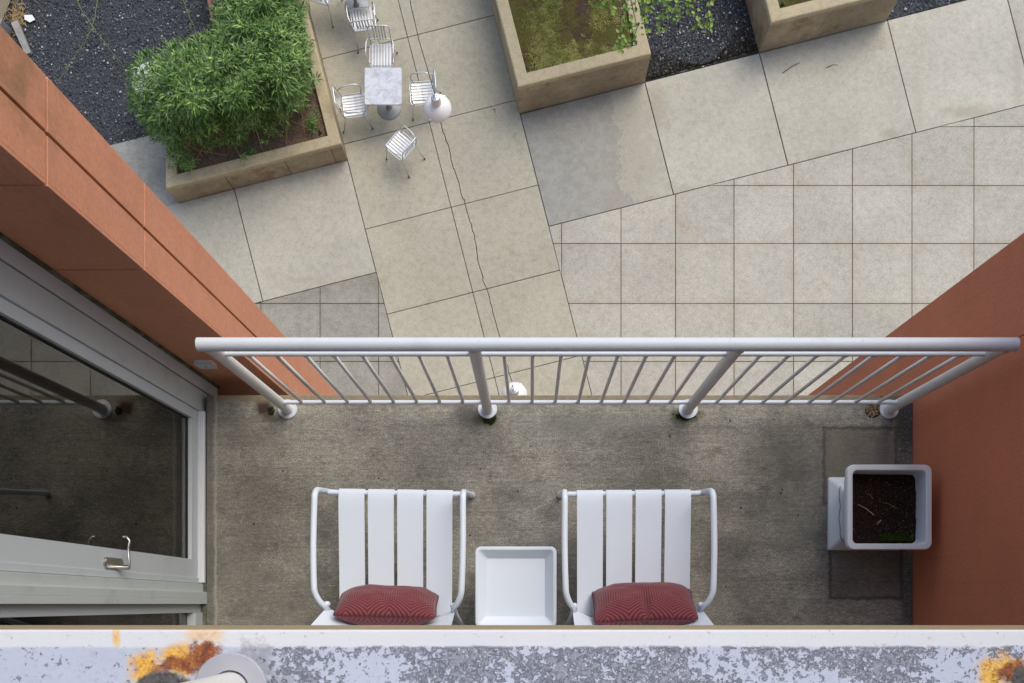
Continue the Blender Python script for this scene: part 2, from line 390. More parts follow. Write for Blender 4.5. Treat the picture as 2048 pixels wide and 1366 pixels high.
def painted(name, c, rough=.35, grime=.3, chips=0.0, spec=.5):
    t = NT(name)
    col = t.mix(t.math('MULTIPLY', t.sstep(t.noise(6, detail=7, rough=.7), .5, .75), grime), c, tuple(x*.72 for x in c))
    if chips: col = t.mix(t.math('MULTIPLY', t.sstep(t.noise(75, detail=6, rough=.75), .64, .68), chips), col, (.12,.11,.11))
    t.bump(t.noise(120, detail=2), .06, .002)
    return t.fin(col, t.math('ADD', rough, t.math('MULTIPLY', t.noise(20), .15)), spec=spec)
M['rail'] = painted('rail_paint', (.68,.72,.77), .42, .35, .8)
M['rail_warm'] = painted('rail_paint_shaded', (.74,.71,.68), .45, .35, .25)
M['bounce_plate'] = painted('bounce_plate_paint', (.8,.79,.76), .8, .2)
M['flange'] = painted('worn_grey_flange', (.40,.40,.43), .5, .5, .3)
M['white'] = painted('white_powder_coat', (.74,.80,.88), .38, .04)
M['ceramic'] = painted('white_ceramic', (.76,.79,.82), .25, .06)
M['resin'] = painted('white_resin', (.73,.79,.86), .4, .05)
M['alu'] = painted('grey_window_frame', (.55,.59,.60), .38, .35, .12)
M['alu_old'] = painted('chalky_window_frame', (.52,.56,.54), .5, .6, .25)
M['vinyl'] = painted('white_sill_vinyl', (.75,.76,.78), .4, .15)
M['black'] = painted('black_gasket', (.012,.012,.014), .5, 0)
M['cable'] = painted('cable', (.02,.02,.02), .5, 0)
def rusty(name, c, rough, amt):
    t = NT(name)
    n = t.noise(26, detail=8, rough=.8); f = t.sstep(n, .66, .71)
    col = t.mix(t.math('MULTIPLY', t.sstep(t.noise(5, detail=7, rough=.7), .5, .75), .4), c, tuple(x*.74 for x in c))
    col = t.mix(t.math('MULTIPLY', t.sstep(n, .60, .68), amt*.5), col, (.42,.27,.13)); col = t.mix(t.math('MULTIPLY', f, amt), col, (.14,.07,.035))
    t.bump(t.noise(90, detail=4), .15, .002)
    return t.fin(col, rough)
M['rail'] = rusty('weathered_rail_paint', (.60,.635,.68), .5, .7)
t = NT('satin_nickel'); M['nickel'] = t.fin((.50,.49,.46), .28, 1.0)
t = NT('aluminium'); M['alum'] = t.fin(t.mix(t.noise(30), (.62,.62,.63), (.74,.74,.76)), .36, .75)
t = NT('cast_iron_base'); M['cast'] = t.fin(t.mix(t.noise(12, detail=6), (.22,.23,.24), (.32,.33,.34)), .5, .3)
def marble():
    t = NT('pale_stone_top')
    n = t.noise(7, t.objco(), detail=9, rough=.75, dist=.8)
    col = t.mix(t.sstep(n, .42, .66), (.66,.67,.70), (.44,.45,.49))
    col = t.mix(t.math('MULTIPLY', t.sstep(t.noise(22, t.objco(), detail=5), .6, .72), .5), col, (.3,.3,.3))
    return t.fin(col, .4)
M['marble'] = marble()
def glass():
    t = NT('window_glass')
    fr = t.n('ShaderNodeFresnel'); fr.inputs['IOR'].default_value = 1.9
    gl = t.n('ShaderNodeBsdfGlossy'); gl.inputs['Roughness'].default_value = .012
    gl.inputs['Color'].default_value = (.95,.95,.92,1)
    tr = t.n('ShaderNodeBsdfTransparent'); tr.inputs['Color'].default_value = (.75,.74,.68,1)
    mx = t.n('ShaderNodeMixShader'); t.put(mx.inputs[0], fr.outputs[0])
    t.t.links.new(tr.outputs[0], mx.inputs[1]); t.t.links.new(gl.outputs[0], mx.inputs[2])
    t.t.links.new(mx.outputs[0], t.out.inputs['Surface']); t.t.nodes.remove(t.b); return t.m
M['glass'] = glass()
t = NT('room_floor_wood'); M['room'] = t.fin(t.mix(t.noise(3, t.map(t.pos(), scale=(1,14,1)), detail=5), (.22,.15,.09), (.34,.24,.14)), .5)
t = NT('room_wall'); M['roomw'] = t.fin((.25,.22,.18), .9)
def soil(name, a, b, flecks=(.5,.42,.3), sc_=1.0, fl=.72):
    t = NT(name)
    n = t.noise(60*sc_, detail=8, rough=.8); col = t.mix(t.sstep(n, .35, .65), a, b)
    col = t.mix(t.sstep(t.noise(190*sc_, detail=2, rough=.5), fl, fl+.03), col, flecks)
    t.bump(n, .9, .02*min(1, 1/sc_)); return t.fin(col, .95, spec=.15)
M['potsoil'] = soil('potting_soil', (.010,.006,.005), (.045,.024,.018), (.42,.36,.28), 1.6, .70)
M['soil'] = soil('planter_soil', (.10,.066,.045), (.26,.175,.12), (.3,.26,.2), .5)
t = NT('mossy_soil'); mm = t.noise(3.2, detail=9, rough=.72, dist=.3)
col = t.ramp(mm, (.32, (.07,.07,.065)), (.42, (.075,.045,.03)), (.5, (.11,.09,.03)), (.62, (.08,.085,.02)))
col = t.mix(.5, col, t.ramp(t.noise(28, detail=7, rough=.85), (.36, .25), (.64, 1.9)), 'MULTIPLY'); t.bump(t.noise(50, detail=5), 1, .03); M['mossoil'] = t.fin(col, .95, spec=.1)
t = NT('blades'); M['blade'] = t.fin(t.mix(.35, t.ramp(t.noise(5, detail=9, rough=.85), (.37, (.09,.055,.035)), (.44, (.17,.15,.045)), (.5, (.24,.27,.045)), (.56, (.48,.42,.18)), (.62, (.12,.15,.03))),
    t.ramp(t.island(), (0, (.10,.14,.02)), (.45, (.22,.25,.045)), (.8, (.42,.36,.15)), (1, (.15,.09,.05)))), .8, spec=.2)
t = NT('gravel_bed')
gp = t.xyz(t.pos()); gn = t.noise(110, detail=3, rough=.8)
wetg = t.noise(.9, detail=6, rough=.6)
col = t.ramp(gn, (.35, (.008,.010,.014)), (.5, (.032,.037,.048)), (.6, (.10,.105,.125)), (.68, (.45,.45,.46)))
M['gravelbed'] = (t.bump(gn, 1, .02), t.fin(col, .7))[1]
t = NT('gravel_stone'); M['stone'] = t.fin(t.ramp(t.island(), (0, (.014,.016,.020)), (.45, (.052,.056,.066)), (.82, (.115,.118,.128)), (.96, (.18,.185,.2)), (1, (.62,.62,.63))), .55)
def leafmat(name, a, b, c, rough=.42):
    t = NT(name); col = t.ramp(t.island(), (0, a), (.55, b), (.93, c), (1, tuple(x*1.5 for x in c)))
    t.put(t.b.inputs['Subsurface Weight'], 0.0); return t.fin(col, rough, spec=.45)
M['hedge'] = leafmat('hedge_leaf', (.040,.095,.016), (.095,.185,.035), (.19,.30,.055))
M['birch'] = leafmat('tree_leaf', (.10,.19,.02), (.16,.28,.035), (.24,.36,.05))
t = NT('tan_stem'); M['stem'] = t.fin(t.mix(t.island(), (.22,.15,.07), (.38,.27,.13)), .8)
t = NT('bark'); M['bark'] = t.fin(t.mix(t.noise(20, detail=6), (.06,.04,.03), (.19,.14,.10)), .9)
t = NT('vine'); M['vine'] = t.fin(t.mix(t.island(), (.13,.17,.05), (.26,.27,.10)), .8)
t = NT('red_edging'); M['rededge'] = t.fin(t.mix(t.noise(8), (.22,.09,.07), (.30,.13,.10)), .6)
t = NT('pebble'); M['pebble'] = t.fin(t.ramp(t.island(), (0, (.07,.035,.02)), (.5, (.22,.13,.06)), (1, (.45,.36,.26))), .6)
M['lampwhite'] = painted('lamp_enamel', (.76,.74,.72), .3, .08)
M['paper'] = painted('white_paper', (.8,.8,.8), .8, .05)

def cushion_mat():
    t = NT('crimson_hexagon_weave')
    uv = t.n('ShaderNodeUVMap'); uv.uv_map = 'UVMap'; p = t.map(uv.outputs[0], scale=(1,1,1), loc=(.72,-.10,0))
    # wobble of the weave
    def V(op, a, b=None, c=None):
        x = t.n('ShaderNodeVectorMath', operation=op); t.put(x.inputs[0], a)
        if b is not None: t.put(x.inputs[1], b)
        if c is not None: t.put(x.inputs[2], c)
        return x
    r = (1.0, 1.7320508, 1.0); h = (.5, .8660254, .5)
    def cell(q):
        xyz = t.xyz(q); c = t.n('ShaderNodeCombineXYZ')
        for k in (0, 1):
            fm = t.math('FLOORED_MODULO', xyz[k], r[k]); t.put(c.inputs[k], t.math('SUBTRACT', fm, h[k]))
        return c.outputs[0]
    a = cell(p); b = cell(V('SUBTRACT', p, h).outputs[0])
    la = V('LENGTH', a).outputs['Value']; lb = V('LENGTH', b).outputs['Value']
    pick = t.math('LESS_THAN', la, lb)
    mv = t.n('ShaderNodeMix', data_type='VECTOR'); t.put(mv.inputs[0], pick); t.put(mv.inputs[4], b); t.put(mv.inputs[5], a)
    ab = t.xyz(V('ABSOLUTE', mv.outputs[1]).outputs[0])
    hd = t.math('MAXIMUM', ab[0], t.math('ADD', t.math('MULTIPLY', ab[0], .5), t.math('MULTIPLY', ab[1], .8660254)))
    fr = t.math('FRACT', t.math('MULTIPLY', hd, 18.0))
    line = t.sstep(t.math('ABSOLUTE', t.math('SUBTRACT', fr, .5)), .30, .14)
    weave = t.noise(120, uv.outputs[0], detail=3, rough=.8)
    line = t.math('MULTIPLY', line, t.sstep(weave, .36, .56))
    col = t.mix(t.noise(5, detail=5), (.115,.020,.030), (.155,.028,.040))
    col = t.mix(t.math('MULTIPLY', line, .38), col, (.46,.19,.17))
    col = t.mix(.25, col, t.ramp(weave, (.3,.5), (.7,1.4)), 'MULTIPLY')
    t.bump(t.math('ADD', t.math('MULTIPLY', line, .5), weave), .3, .002)
    t.put(t.b.inputs['Sheen Weight'], .2)
    return t.fin(col, .9, spec=.15)
M['cushion'] = cushion_mat()

# ------------------------------------------------------------------ the courtyard
U = Vector((.9689, .2475)); Vv = Vector((-.2475, .9689))
ground = MB().box(-300, 300, -300, 300, GZ-.5, GZ-.075).build('ground', M['ground']); tag(ground, kind='structure')
bed = MB().box(-9, 12, -2, 16, GZ-.07, GZ-.035).build('paving_bed', M['joint']); tag(bed, kind='structure')
paving = empty('plaza_paving', (0,0,GZ), kind='structure')
def g2(px, py): v = W(px, py); return Vector((v.x, v.y))
def slab(poly, m, gap=.009, name='paving_slab', top=None):
    if len(poly) < 3 or abs(area(poly)) < .01: return None
    if area(poly) < 0: poly = poly[::-1]
    # drop doubled points
    q = []
    for p in poly:
        if not q or (Vector(p)-Vector(q[-1])).length > .02: q.append(p)
    if (Vector(q[0])-Vector(q[-1])).length < .02: q.pop()
    if len(q) < 3: return None
    q = inset(q, gap)
    if abs(area(q)) < .01 or area(q) < 0: return None
    c = Vector((sum(p[0] for p in q)/len(q), sum(p[1] for p in q)/len(q)))
    lz = (top if top is not None else 0) + random.uniform(-.002, .002)
    return MB().prism([(p[0]-c.x, p[1]-c.y) for p in q], -.05, lz, .004).build(name, m, paving, loc=(c.x, c.y, 0))
# lines of the layout
NEb = g2(1097, 453)      # lower edge of the pale band, along U
NEt = g2(1040, 228)      # upper edge of the pale band
bandR = g2(1040, 228)    # right edge of the buff band, along V
bandL = g2(695, 320)     # left edge of the buff band
SWb = g2(525, 603)       # lower edge of the slabs by the left planter
SWt = g2(357, 405.7)
def ab(p): return Vector((p.dot(U), p.dot(Vv)))
def quad(a0, a1, b0, b1): return [tuple(U*a + Vv*b) for a, b in ((a0,b0),(a1,b0),(a1,b1),(a0,b1))]
aR, aL = ab(bandR).x, ab(bandL).x; bT, bB = ab(NEt).y, ab(NEb).y
# pale band
cuts = [aR, ab(g2(1290,165)).x, ab(g2(1518,103)).x, ab(g2(1775,42)).x]
cuts += [cuts[-1] + 2.3*k for k in (1,2,3)]
for i in range(len(cuts)-1):
    slab(quad(cuts[i], cuts[i+1], bB, bT), M['wet'] if i == 0 else M['slab'])
# buff band
aM = ab(g2(881, 332)).x; b0 = ab(g2(736, 457)).y
st = b0 - ab(g2(780, 627)).y
for k in range(-5, 9):
    lo, hi = b0 + (k-1)*st, b0 + k*st
    slab(quad(aL, aM, lo, hi), M['slab_y'], .006); slab(quad(aM, aR, lo, hi), M['slab_y'], .006)
# slabs by the left planter
sT, sB = ab(SWt).y, ab(SWb).y; aS = ab(g2(468, 378)).x
slab(quad(aS, aL, sB, sT), M['slab']); slab(quad(aS-2.3, aS, sB, sT), M['slab']); slab(quad(aS-4.6, aS-2.3, sB, sT), M['slab'])
# square tiles, cut by the bands
xs = [640-118.5*k for k in (4,3,2,1)] + [640,757,876,1000,1123,1242,1351,1468,1587,1705,1824,1948,2068,2188,2306]
ys = [137,253,371,487,607,723,841,959,1077,1195]
for i in range(len(xs)-1):
    for j in range(len(ys)-1):
        A, B = g2(xs[i], ys[j+1]), g2(xs[i+1], ys[j])
        q = [(A.x,A.y),(B.x,A.y),(B.x,B.y),(A.x,B.y)]
        r = clip(clip(q, bandR, U), NEb, -Vv) if True else q
        if len(r) > 2: slab(r, M['tile'], .0055, 'paving_tile')
        l = clip(clip(q, bandL, -U), SWb, -Vv)
        if len(l) > 2: slab(l, M['tile_dark'], .0055, 'paving_tile')
# grey concrete walkway beside the left planter
walk = MB().prism([tuple(g2(*p)) for p in ((150,470),(357,408),(357,266),(332,262),(150,308))], GZ-.05, GZ-.004, .003).build('concrete_path', M['strip']); tag(walk, kind='structure')

# ---- gravel beds
def gravel(name, poly, n, label, stone=(.008,.024)):
    gb = MB().prism([tuple(g2(*p)) for p in poly], GZ-.05, GZ-.022).build(name+'_bed', M['gravelbed']); tag(gb, kind='structure')
    pts = [g2(*p) for p in poly]; x0, x1 = min(p.x for p in pts), max(p.x for p in pts); y0, y1 = min(p.y for p in pts), max(p.y for p in pts)
    mb = MB(); c = 0
    def inside(x, y):
        r = False
        for i in range(len(pts)):
            a, b = pts[i-1], pts[i]
            if (a.y > y) != (b.y > y) and x < (b.x-a.x)*(y-a.y)/(b.y-a.y)+a.x: r = not r
        return r
    while c < n:
        x, y = random.uniform(x0, x1), random.uniform(y0, y1)
        if not inside(x, y): continue
        c += 1; s = random.uniform(*stone)*(1 if random.random() < .95 else 1.5); a = random.uniform(0, 6.28)
        vs = []
        for (dx, dy, dz) in ((1,0,0),(0,1,0),(-1,0,0),(0,-1,0),(0,0,1),(0,0,-1)):
            k = s*random.uniform(.7, 1.25); xx, yy = dx*math.cos(a)-dy*math.sin(a), dx*math.sin(a)+dy*math.cos(a)
            vs.append((x+xx*k, y+yy*k, GZ-.018+dz*k*.6+s*.3+dx*.3*s*random.uniform(-1,1)))
        mb.add(vs, [(0,1,4),(1,2,4),(2,3,4),(3,0,4)])
    o = mb.build(name, M['stone']); return tag(o, label, 'gravel', kind='stuff')
gravel('gravel', [(-160,420),(235,290),(332,262),(480,225),(520,-120),(-160,-120)], 15000, 'dark grey crushed gravel left of the hedge planter')
gravel('gravel', [(1290,164),(1518,102),(1460,-160),(1215,-130)], 9000, 'wet black gravel between two raised concrete planters')
gravel('gravel', [(1772,40),(2150,-62),(2150,-200),(1700,-200)], 5000, 'dark gravel strip right of the far planter')
# brown moss film at the low edge of the wet gravel
def tufts(name, n, ptf, m, h=(.015,.04), wdt=.006, label=None, cat=None, parent=None, lean=.8):
    mb = MB()
    for _ in range(n):
        p = ptf(); a = random.uniform(0, 6.28); L = random.uniform(*h); d = Vector((math.cos(a), math.sin(a), 0)); s = Vector((-d.y, d.x, 0))*wdt*random.uniform(.6,1.3)
        t1 = p + d*L*lean*(.3+.7*random.random()) + Vector((0,0,L))
        mb.add([p-s, p+s, t1], [(0,1,2)])
    o = mb.build(name, m, parent)
    return tag(o, label, cat, kind='stuff')
def strip_pt():
    k = random.random(); f = random.random()**2
    q = g2(1292+(1516-1292)*k, 163-61*k) + Vv*(f*(.25+.25*math.sin(k*7+1))) + Vv*.03
    return Vector((q.x, q.y, GZ-.015))
t = NT('brown_moss'); M['bmoss'] = t.fin(t.mix(t.island(), (.035,.025,.012), (.13,.10,.035)), .95, spec=.1)
tufts('moss', 6000, strip_pt, M['bmoss'], (.01,.03), .010, 'brown green moss along the edge of the wet gravel', 'moss')

# ------------------------------------------------------------------ raised planters
def wall_run(t, p, q, z0, z1, th, cuts, m, name='wall_panel'):
    """upright wall from p to q; outside on the right hand side of p->q"""
    p, q = Vector(p), Vector(q); d = (q-p); L = d.length; d.normalize(); nI = Vector((-d.y, d.x))
    cs = [0] + [c*L for c in cuts] + [L]
    for i in range(len(cs)-1):
        a, b = p + d*(cs[i]+(.007 if i else 0)), p + d*(cs[i+1]-(.007 if i < len(cs)-2 else 0))
        poly = [tuple(a), tuple(b), tuple(b+nI*th), tuple(a+nI*th)]
        MB().prism([(x-t.location.x, y-t.location.y) for x, y in poly], z0-GZ, z1-GZ).build(name, m, t)
def planter(label, base, h, rimw, cutsets, soilm, soilz, side=M['pside'], rimmat=M['rim']):
    """base: ccw ground polygon"""
    c = sum((Vector(p) for p in base), Vector((0,0)))/len(base)
    t = empty('raised_planter', (c.x, c.y, GZ), label=label, cat='planter')
    n = len(base); inn = inset(base, rimw)
    for i in range(n):
        p, q = base[i], base[(i+1) % n]
        # mitred wall core with panels in front
        a, b, c2, d2 = base[i], base[(i+1) % n], inn[(i+1) % n], inn[i]
        ib = inset(base, .015)
        core = [ib[i], ib[(i+1) % n], inn[(i+1) % n], inn[i]]
        MB().prism([(x-c.x, y-c.y) for x, y in core], -.05, h-.10).build('wall_core', M['joint'], t)
        P, Q = Vector(p), Vector(q); d = (Q-P); L = d.length; d.normalize(); nI = Vector((-d.y, d.x))
        cs = [0] + [k*L for k in cutsets[i]] + [L]
        for k in range(len(cs)-1):
            s0 = P + d*(cs[k] + (.006 if k else .001)); s1 = P + d*(cs[k+1] - (.006 if k < len(cs)-2 else .001))
            e0 = 0 if k else .0145; e1 = 0 if k < len(cs)-2 else .0145
            poly = [s0, s1, s1 - d*e1 + nI*.0148, s0 + d*e0 + nI*.0148]
            MB().prism([(v.x-c.x, v.y-c.y) for v in poly], -.05, h-.10).build('wall_panel', side, t)
    # rim: one cast ring
    o1 = inset(base, -.004); mb = MB(); hh = [(o1, h-.10), (o1, h-.018), (inset(base, .006), h-.005), (inset(base, .02), h), (inset(base, rimw-.008), h), (inset(base, rimw), h-.01), (inset(base, rimw), soilz-.2)]
    vs = []; fs = []
    for poly, z in hh: vs += [(x-c.x, y-c.y, z) for x, y in poly]
    for k in range(len(hh)-1):
        for i in range(n):
            j = (i+1) % n; fs.append((k*n+i, k*n+j, (k+1)*n+j, (k+1)*n+i))
    fs.append(tuple(range(n))[::-1]) if False else None
    mb.add(vs, fs).build('planter_rim', rimmat, t)
    return t, inn, c
def fill(t, inn, c, z, m, name='soil', amp=.03, res=.09):
    xs_ = [p[0] for p in inn]; ys_ = [p[1] for p in inn]
    bm = bmesh.new()
    vs = [bm.verts.new((p[0]-c.x, p[1]-c.y, z)) for p in inn]; bm.faces.new(vs)
    L = int(max(max(xs_)-min(xs_), max(ys_)-min(ys_))/res)
    bmesh.ops.triangulate(bm, faces=bm.faces)
    bmesh.ops.subdivide_edges(bm, edges=bm.edges, cuts=min(40, L), use_grid_fill=True)
    for v in bm.verts:
        w_ = noise.noise(Vector((v.co.x*2.5, v.co.y*2.5, 3))) + .5*noise.noise(Vector((v.co.x*8, v.co.y*8, 1)))
        v.co.z = z + amp*w_
    me = bpy.data.meshes.new(name); bm.to_mesh(me); bm.free(); me.materials.append(m)
    for p in me.polygons: p.use_smooth = True
    o = bpy.data.objects.new(name, me); sc.collection.objects.link(o); o.parent = t; return o
def inpoly(p, poly):
    r = False
    for i in range(len(poly)):
        a, b = poly[i-1], poly[i]
        if (a[1] > p.y) != (b[1] > p.y) and p.x < (b[0]-a[0])*(p.y-a[1])/(b[1]-a[1])+a[0]: r = not r
    return r
def rand_in(poly):
    x0, x1 = min(p[0] for p in poly), max(p[0] for p in poly); y0, y1 = min(p[1] for p in poly), max(p[1] for p in poly)
    while True:
        p = Vector((random.uniform(x0,x1), random.uniform(y0,y1)))
        if inpoly(p, poly): return p
# centre planter
P2a, P2b = g2(1037.6, 227), g2(1289.6, 164)
base2 = [tuple(P2a), tuple(P2b), tuple(P2b+Vv*3.4), tuple(P2a+Vv*3.4)]
pl2, inn2, c2 = planter('square concrete planter of mossy grass right of the cafe chairs', base2, .88, .21, [[], [], [], []], None, .78)
fill(pl2, inn2, c2, .80, M['mossoil'], 'mossy_soil')
def grass_in(inn, c, z, n, parent, seed=0, yb=None):
    def f():
        while True:
            p = rand_in(inn)
            if (p-Vector(inn[0])).dot(Vv) > 1.75: continue
            dl = (p-Vector(inn[0])).dot(U)
            if dl < .34 and random.random() > (dl/.34)**2: continue
            if noise.noise(Vector((p.x*1.8, p.y*1.8, 5+seed))) + .6*noise.noise(Vector((p.x*7, p.y*7, 2))) > random.uniform(-.35, .2): break
        return Vector((p.x-c.x, p.y-c.y, z-.02))
    return f
o = tufts('grass', 24000, grass_in(inn2, c2, .815, 1, pl2), M['blade'], (.010,.028), .0085, lean=2.2, parent=pl2)
# far right planter
P3a, P3b = g2(1518, 105), g2(1772, 41)
base3 = [tuple(P3a), tuple(P3b), tuple(P3b+Vv*2.4), tuple(P3a+Vv*2.4)]
pl3, inn3, c3 = planter('concrete planter cut by the upper edge, right of the wet gravel', base3, .88, .21, [[], [], [], []], None, .78)
fill(pl3, inn3, c3, .80, M['mossoil'], 'mossy_soil')
o = tufts('grass', 7000, grass_in(inn3, c3, .815, 1, pl3, 3), M['blade'], (.02,.055), .006, parent=pl3)
# hedge planter
h1 = [g2(357,405.7), g2(695,319.5), g2(695,319.5)+Vv*4.2, g2(695,319.5)+Vv*4.2-U*1.5, g2(470,198), g2(357,226)]
base1 = [tuple(p) for p in h1]
pl1, inn1, c1 = planter('long concrete planter of the leafy hedge, with jointed front', base1, .60, .20,
    [[.325,.67,.935], [], [], [], [], []], None, .5)
fill(pl1, inn1, c1, .50, M['soil'], 'soil', .04)
# little things in the planters
def sprinkler(px, py, z, col, label):
    p = W(px, py, GZ+z)
    t = empty('sprinkler_head', p, label=label, cat='sprinkler')
    MB().lathe([(.0,.0),(.022,0),(.024,.012),(.024,.05),(.03,.052),(.03,.062),(.012,.068),(.0,.068)], n=14).build('body', col, t, smooth=True, autos=40)
    MB().lathe([(.0,.069),(.010,.069),(.010,.078),(.0,.079)], n=10).build('nozzle', M['black'], t)
sprinkler(1269, 91, .80, M['paper'], 'white sprinkler head in the near right corner of the mossy planter')
sprinkler(1052, 138, .80, M['black'], 'black sprinkler head in the near left corner of the mossy planter')
sprinkler(1565, 10, .80, M['black'], 'black sprinkler head in the corner of the far right planter')
sprinkler(641, 266, .50, M['black'], 'small black sprinkler head in the hedge planter corner')

# red metal edging behind the hedge
ed = MB(); a_, b_ = [Vector(W(*q, GZ+.5)[:2]) for q in ((450,72), (428,-40))]; d_ = (b_-a_).normalized(); n_ = Vector((-d_.y, d_.x))
ed.prism([tuple(a_), tuple(b_), tuple(b_+n_*.10), tuple(a_+n_*.10)], GZ-.05, GZ+.5, .006)
ed.prism([tuple(a_+n_*.11), tuple(b_+n_*.11), tuple(b_+n_*.20), tuple(a_+n_*.20)], GZ-.05, GZ+.47, .006)
o = ed.build('metal_edging', M['rededge']); tag(o, 'dull red metal edging beside the hedge and gravel', 'edging')

# ------------------------------------------------------------------ hedge
hedge = empty('hedge', (c1.x, c1.y, GZ+.5), label='dense narrow leaved green hedge growing in the long planter', cat='hedge')
H0 = Vector((c1.x, c1.y, GZ+.5))
canopy = [(438,-60),(436,40),(425,64),(365,70),(335,85),(300,98),(268,118),(258,150),(262,205),(282,246),(318,272),(352,282),(400,268),(450,258),(500,244),(550,226),(590,200),(616,170),(622,120),(606,40),(596,-60)]
def edge_dist(p, poly):
    best = 1e9; dirn = Vector((0,0))
    for i in range(len(poly)):
        a, b = Vector(poly[i-1]), Vector(poly[i]); ab_ = b-a
        k = max(0, min(1, (p-a).dot(ab_)/ab_.length_squared)); q = a+ab_*k; d = (p-q).length
        if d < best: best = d; dirn = (q-p)
    return best, dirn
leafmb = MB()
def rosette(c, axis, n, L, wd):
    axis = axis.normalized(); a = Vector((1,0,0)) if abs(axis.x) < .8 else Vector((0,1,0))
    u = axis.cross(a).normalized(); v = axis.cross(u)
    off = random.uniform(0, 6.28)
    for i in range(n):
        an = off + i*2.399; el = random.uniform(-.15, 1.15); l = L*random.uniform(.7, 1.15)
        d = (u*math.cos(an)+v*math.sin(an))*math.cos(el) + axis*math.sin(el); s = d.cross(axis)
        if s.length < .01: continue
        s = s.normalized()*wd*random.uniform(.8, 1.2)
        b0_ = c + d*l*.05; m1 = c + d*l*.5 + axis*l*.05; tp = c + d*l - axis*l*.16*random.random() - Vector((0,0,l*.1))
        leafmb.add([b0_, m1-s, m1+s, tp], [(0,2,1),(1,2,3)])
canopy = [(320+(x-320)*.93 if x < 460 else 450+(x-450)*.95, y if y < 0 else 150+(y-150)*(.93 if y > 150 else .86)) for x, y in canopy]
tops = []
tries = 0
while len(tops) < 900 and tries < 60000:
    tries += 1
    p = Vector((random.uniform(250, 630), random.uniform(-60, 300)))
    if not inpoly(p, canopy): continue
    if any((p-q[0]).length < 10.5 for q in tops): continue
    d, dirn = edge_dist(p, canopy)
    lump = noise.noise(Vector((p.x*.022, p.y*.022, 2)))
    z = GZ + .95 + .95*min(1, (d/55))**.6 + .32*lump
    w_ = W(p.x, p.y, z); out = Vector((dirn.x, -dirn.y, 0)); out = out.normalized() if out.length > 0 else out
    ax = Vector((0,0,1)) + out*max(0, 1-d/50)*1.0 + Vector((random.uniform(-.35,.35), random.uniform(-.35,.35), 0))
    tops.append((p, w_, ax, d))
for p, w_, ax, d in tops:
    rosette(w_-H0, ax, random.randint(15, 20), random.uniform(.16, .24), .0125)
    for k in range(2 if d > 16 else 1):
        q = w_ + Vector((random.uniform(-.12,.12), random.uniform(-.12,.12), -random.uniform(.12,.5)))
        rosette(q-H0, ax + Vector((random.uniform(-.5,.5), random.uniform(-.5,.5), 0)), 11, random.uniform(.13, .2), .012)
# the low sprigs at the front left corner and in the open soil
for (px, py, n, s, zz) in ((365,318,22,18,.85),(352,300,18,14,1.0),(375,330,10,10,.62),(628,238,9,8,.68),(625,250,6,8,.62),(500,305,3,6,.56),(565,235,8,10,.75),(470,282,16,28,.8),(430,288,14,22,.85),(540,262,12,18,.8),(590,205,14,14,1.1),(345,278,14,12,1.25)):
    for i in range(n):
        z = GZ+zz*random.uniform(.85,1.1)
        rosette(W(px+random.gauss(0,s*.6), py+random.gauss(0,s*.5), z)-H0, Vector((random.uniform(-.5,.5),random.uniform(-.8,.1),1)), 11, random.uniform(.08,.15), .008)
fo = leafmb.build('foliage', M['hedge'], hedge); tag(fo, kind='stuff')
stm = MB()
for _ in range(170):
    q = random.choice(tops)
    if q[3] > 60: continue
    s = q[1].lerp(Vector((c1.x, c1.y, 0)), .12)
    for it in range(20):
        p = rand_in(inn1)
        if (p - Vector((s.x, s.y))).length < 1.1: break
    b = Vector((p.x, p.y, GZ+.5)); e = Vector((q[1].x, q[1].y, q[1].z-.1)); m_ = b.lerp(e, .5)+Vector((random.uniform(-.06,.06), random.uniform(-.06,.06), -.05))
    stm.tube([b-H0, m_-H0, e-H0], .007, 4, r2=.004)
for (x0_,y0_,x1_,y1_) in ((540,245,600,262),(520,250,548,276),(575,200,607,222),(560,235,582,256),(350,255,402,298),(590,212,640,212),(600,205,622,196),(520,225,560,275),(535,228,563,277),(500,240,545,262),(440,260,470,292),(460,262,492,287),(545,225,590,255),(585,205,605,232)):
    a = W(x0_, y0_, GZ+.9); b = W(x1_, y1_, GZ+.52); stm.tube([a-H0, (a+b)/2-H0+Vector((0,0,.04)), b-H0], .008, 4, r2=.005)
tag(stm.build('stems', M['stem'], hedge), kind='stuff')

# weeds / trailing stems over the gravel
def vine(pts, label, z0=.25):
    w3 = [W(px, py, GZ+z0+.1*math.sin(i)) for i, (px, py) in enumerate(pts)]
    sm = []
    for i in range(len(w3)-1):
        for k in range(4): sm.append(w3[i].lerp(w3[i+1], k/4) + Vector((random.uniform(-.012,.012), random.uniform(-.012,.012), 0)))
    sm.append(w3[-1]); o0 = w3[0]
    t = empty('trailing_stem', o0, label=label, cat='stem')
    MB().tube([p-o0 for p in sm], .006, 5, r2=.003).build('stem', M['vine'], t)
    mb = MB(); sm = sm[::2]
    for p in sm:
        for _ in range(4):
            a = random.uniform(0, 6.28); d = Vector((math.cos(a), math.sin(a), .3))*random.uniform(.025,.06); s = Vector((-d.y, d.x, 0))*.16
            c = p-o0+Vector((random.uniform(-.04,.04), random.uniform(-.04,.04), 0))
            mb.add([c, c+d*.5-s, c+d, c+d*.5+s], [(0,1,2,3)])
    tag(mb.build('leaves', M['vine'], t), kind='stuff')
vine([(145,-20),(168,28),(188,56),(215,92),(250,135)], 'thin trailing stem crossing the gravel down to the hedge')
vine([(196,-20),(190,38),(176,74),(150,112),(118,160)], 'thin green stem curving over the gravel towards the terracotta pier')
vine([(358,-20),(376,28),(392,66)], 'short thin stem over the gravel beside the red edging')

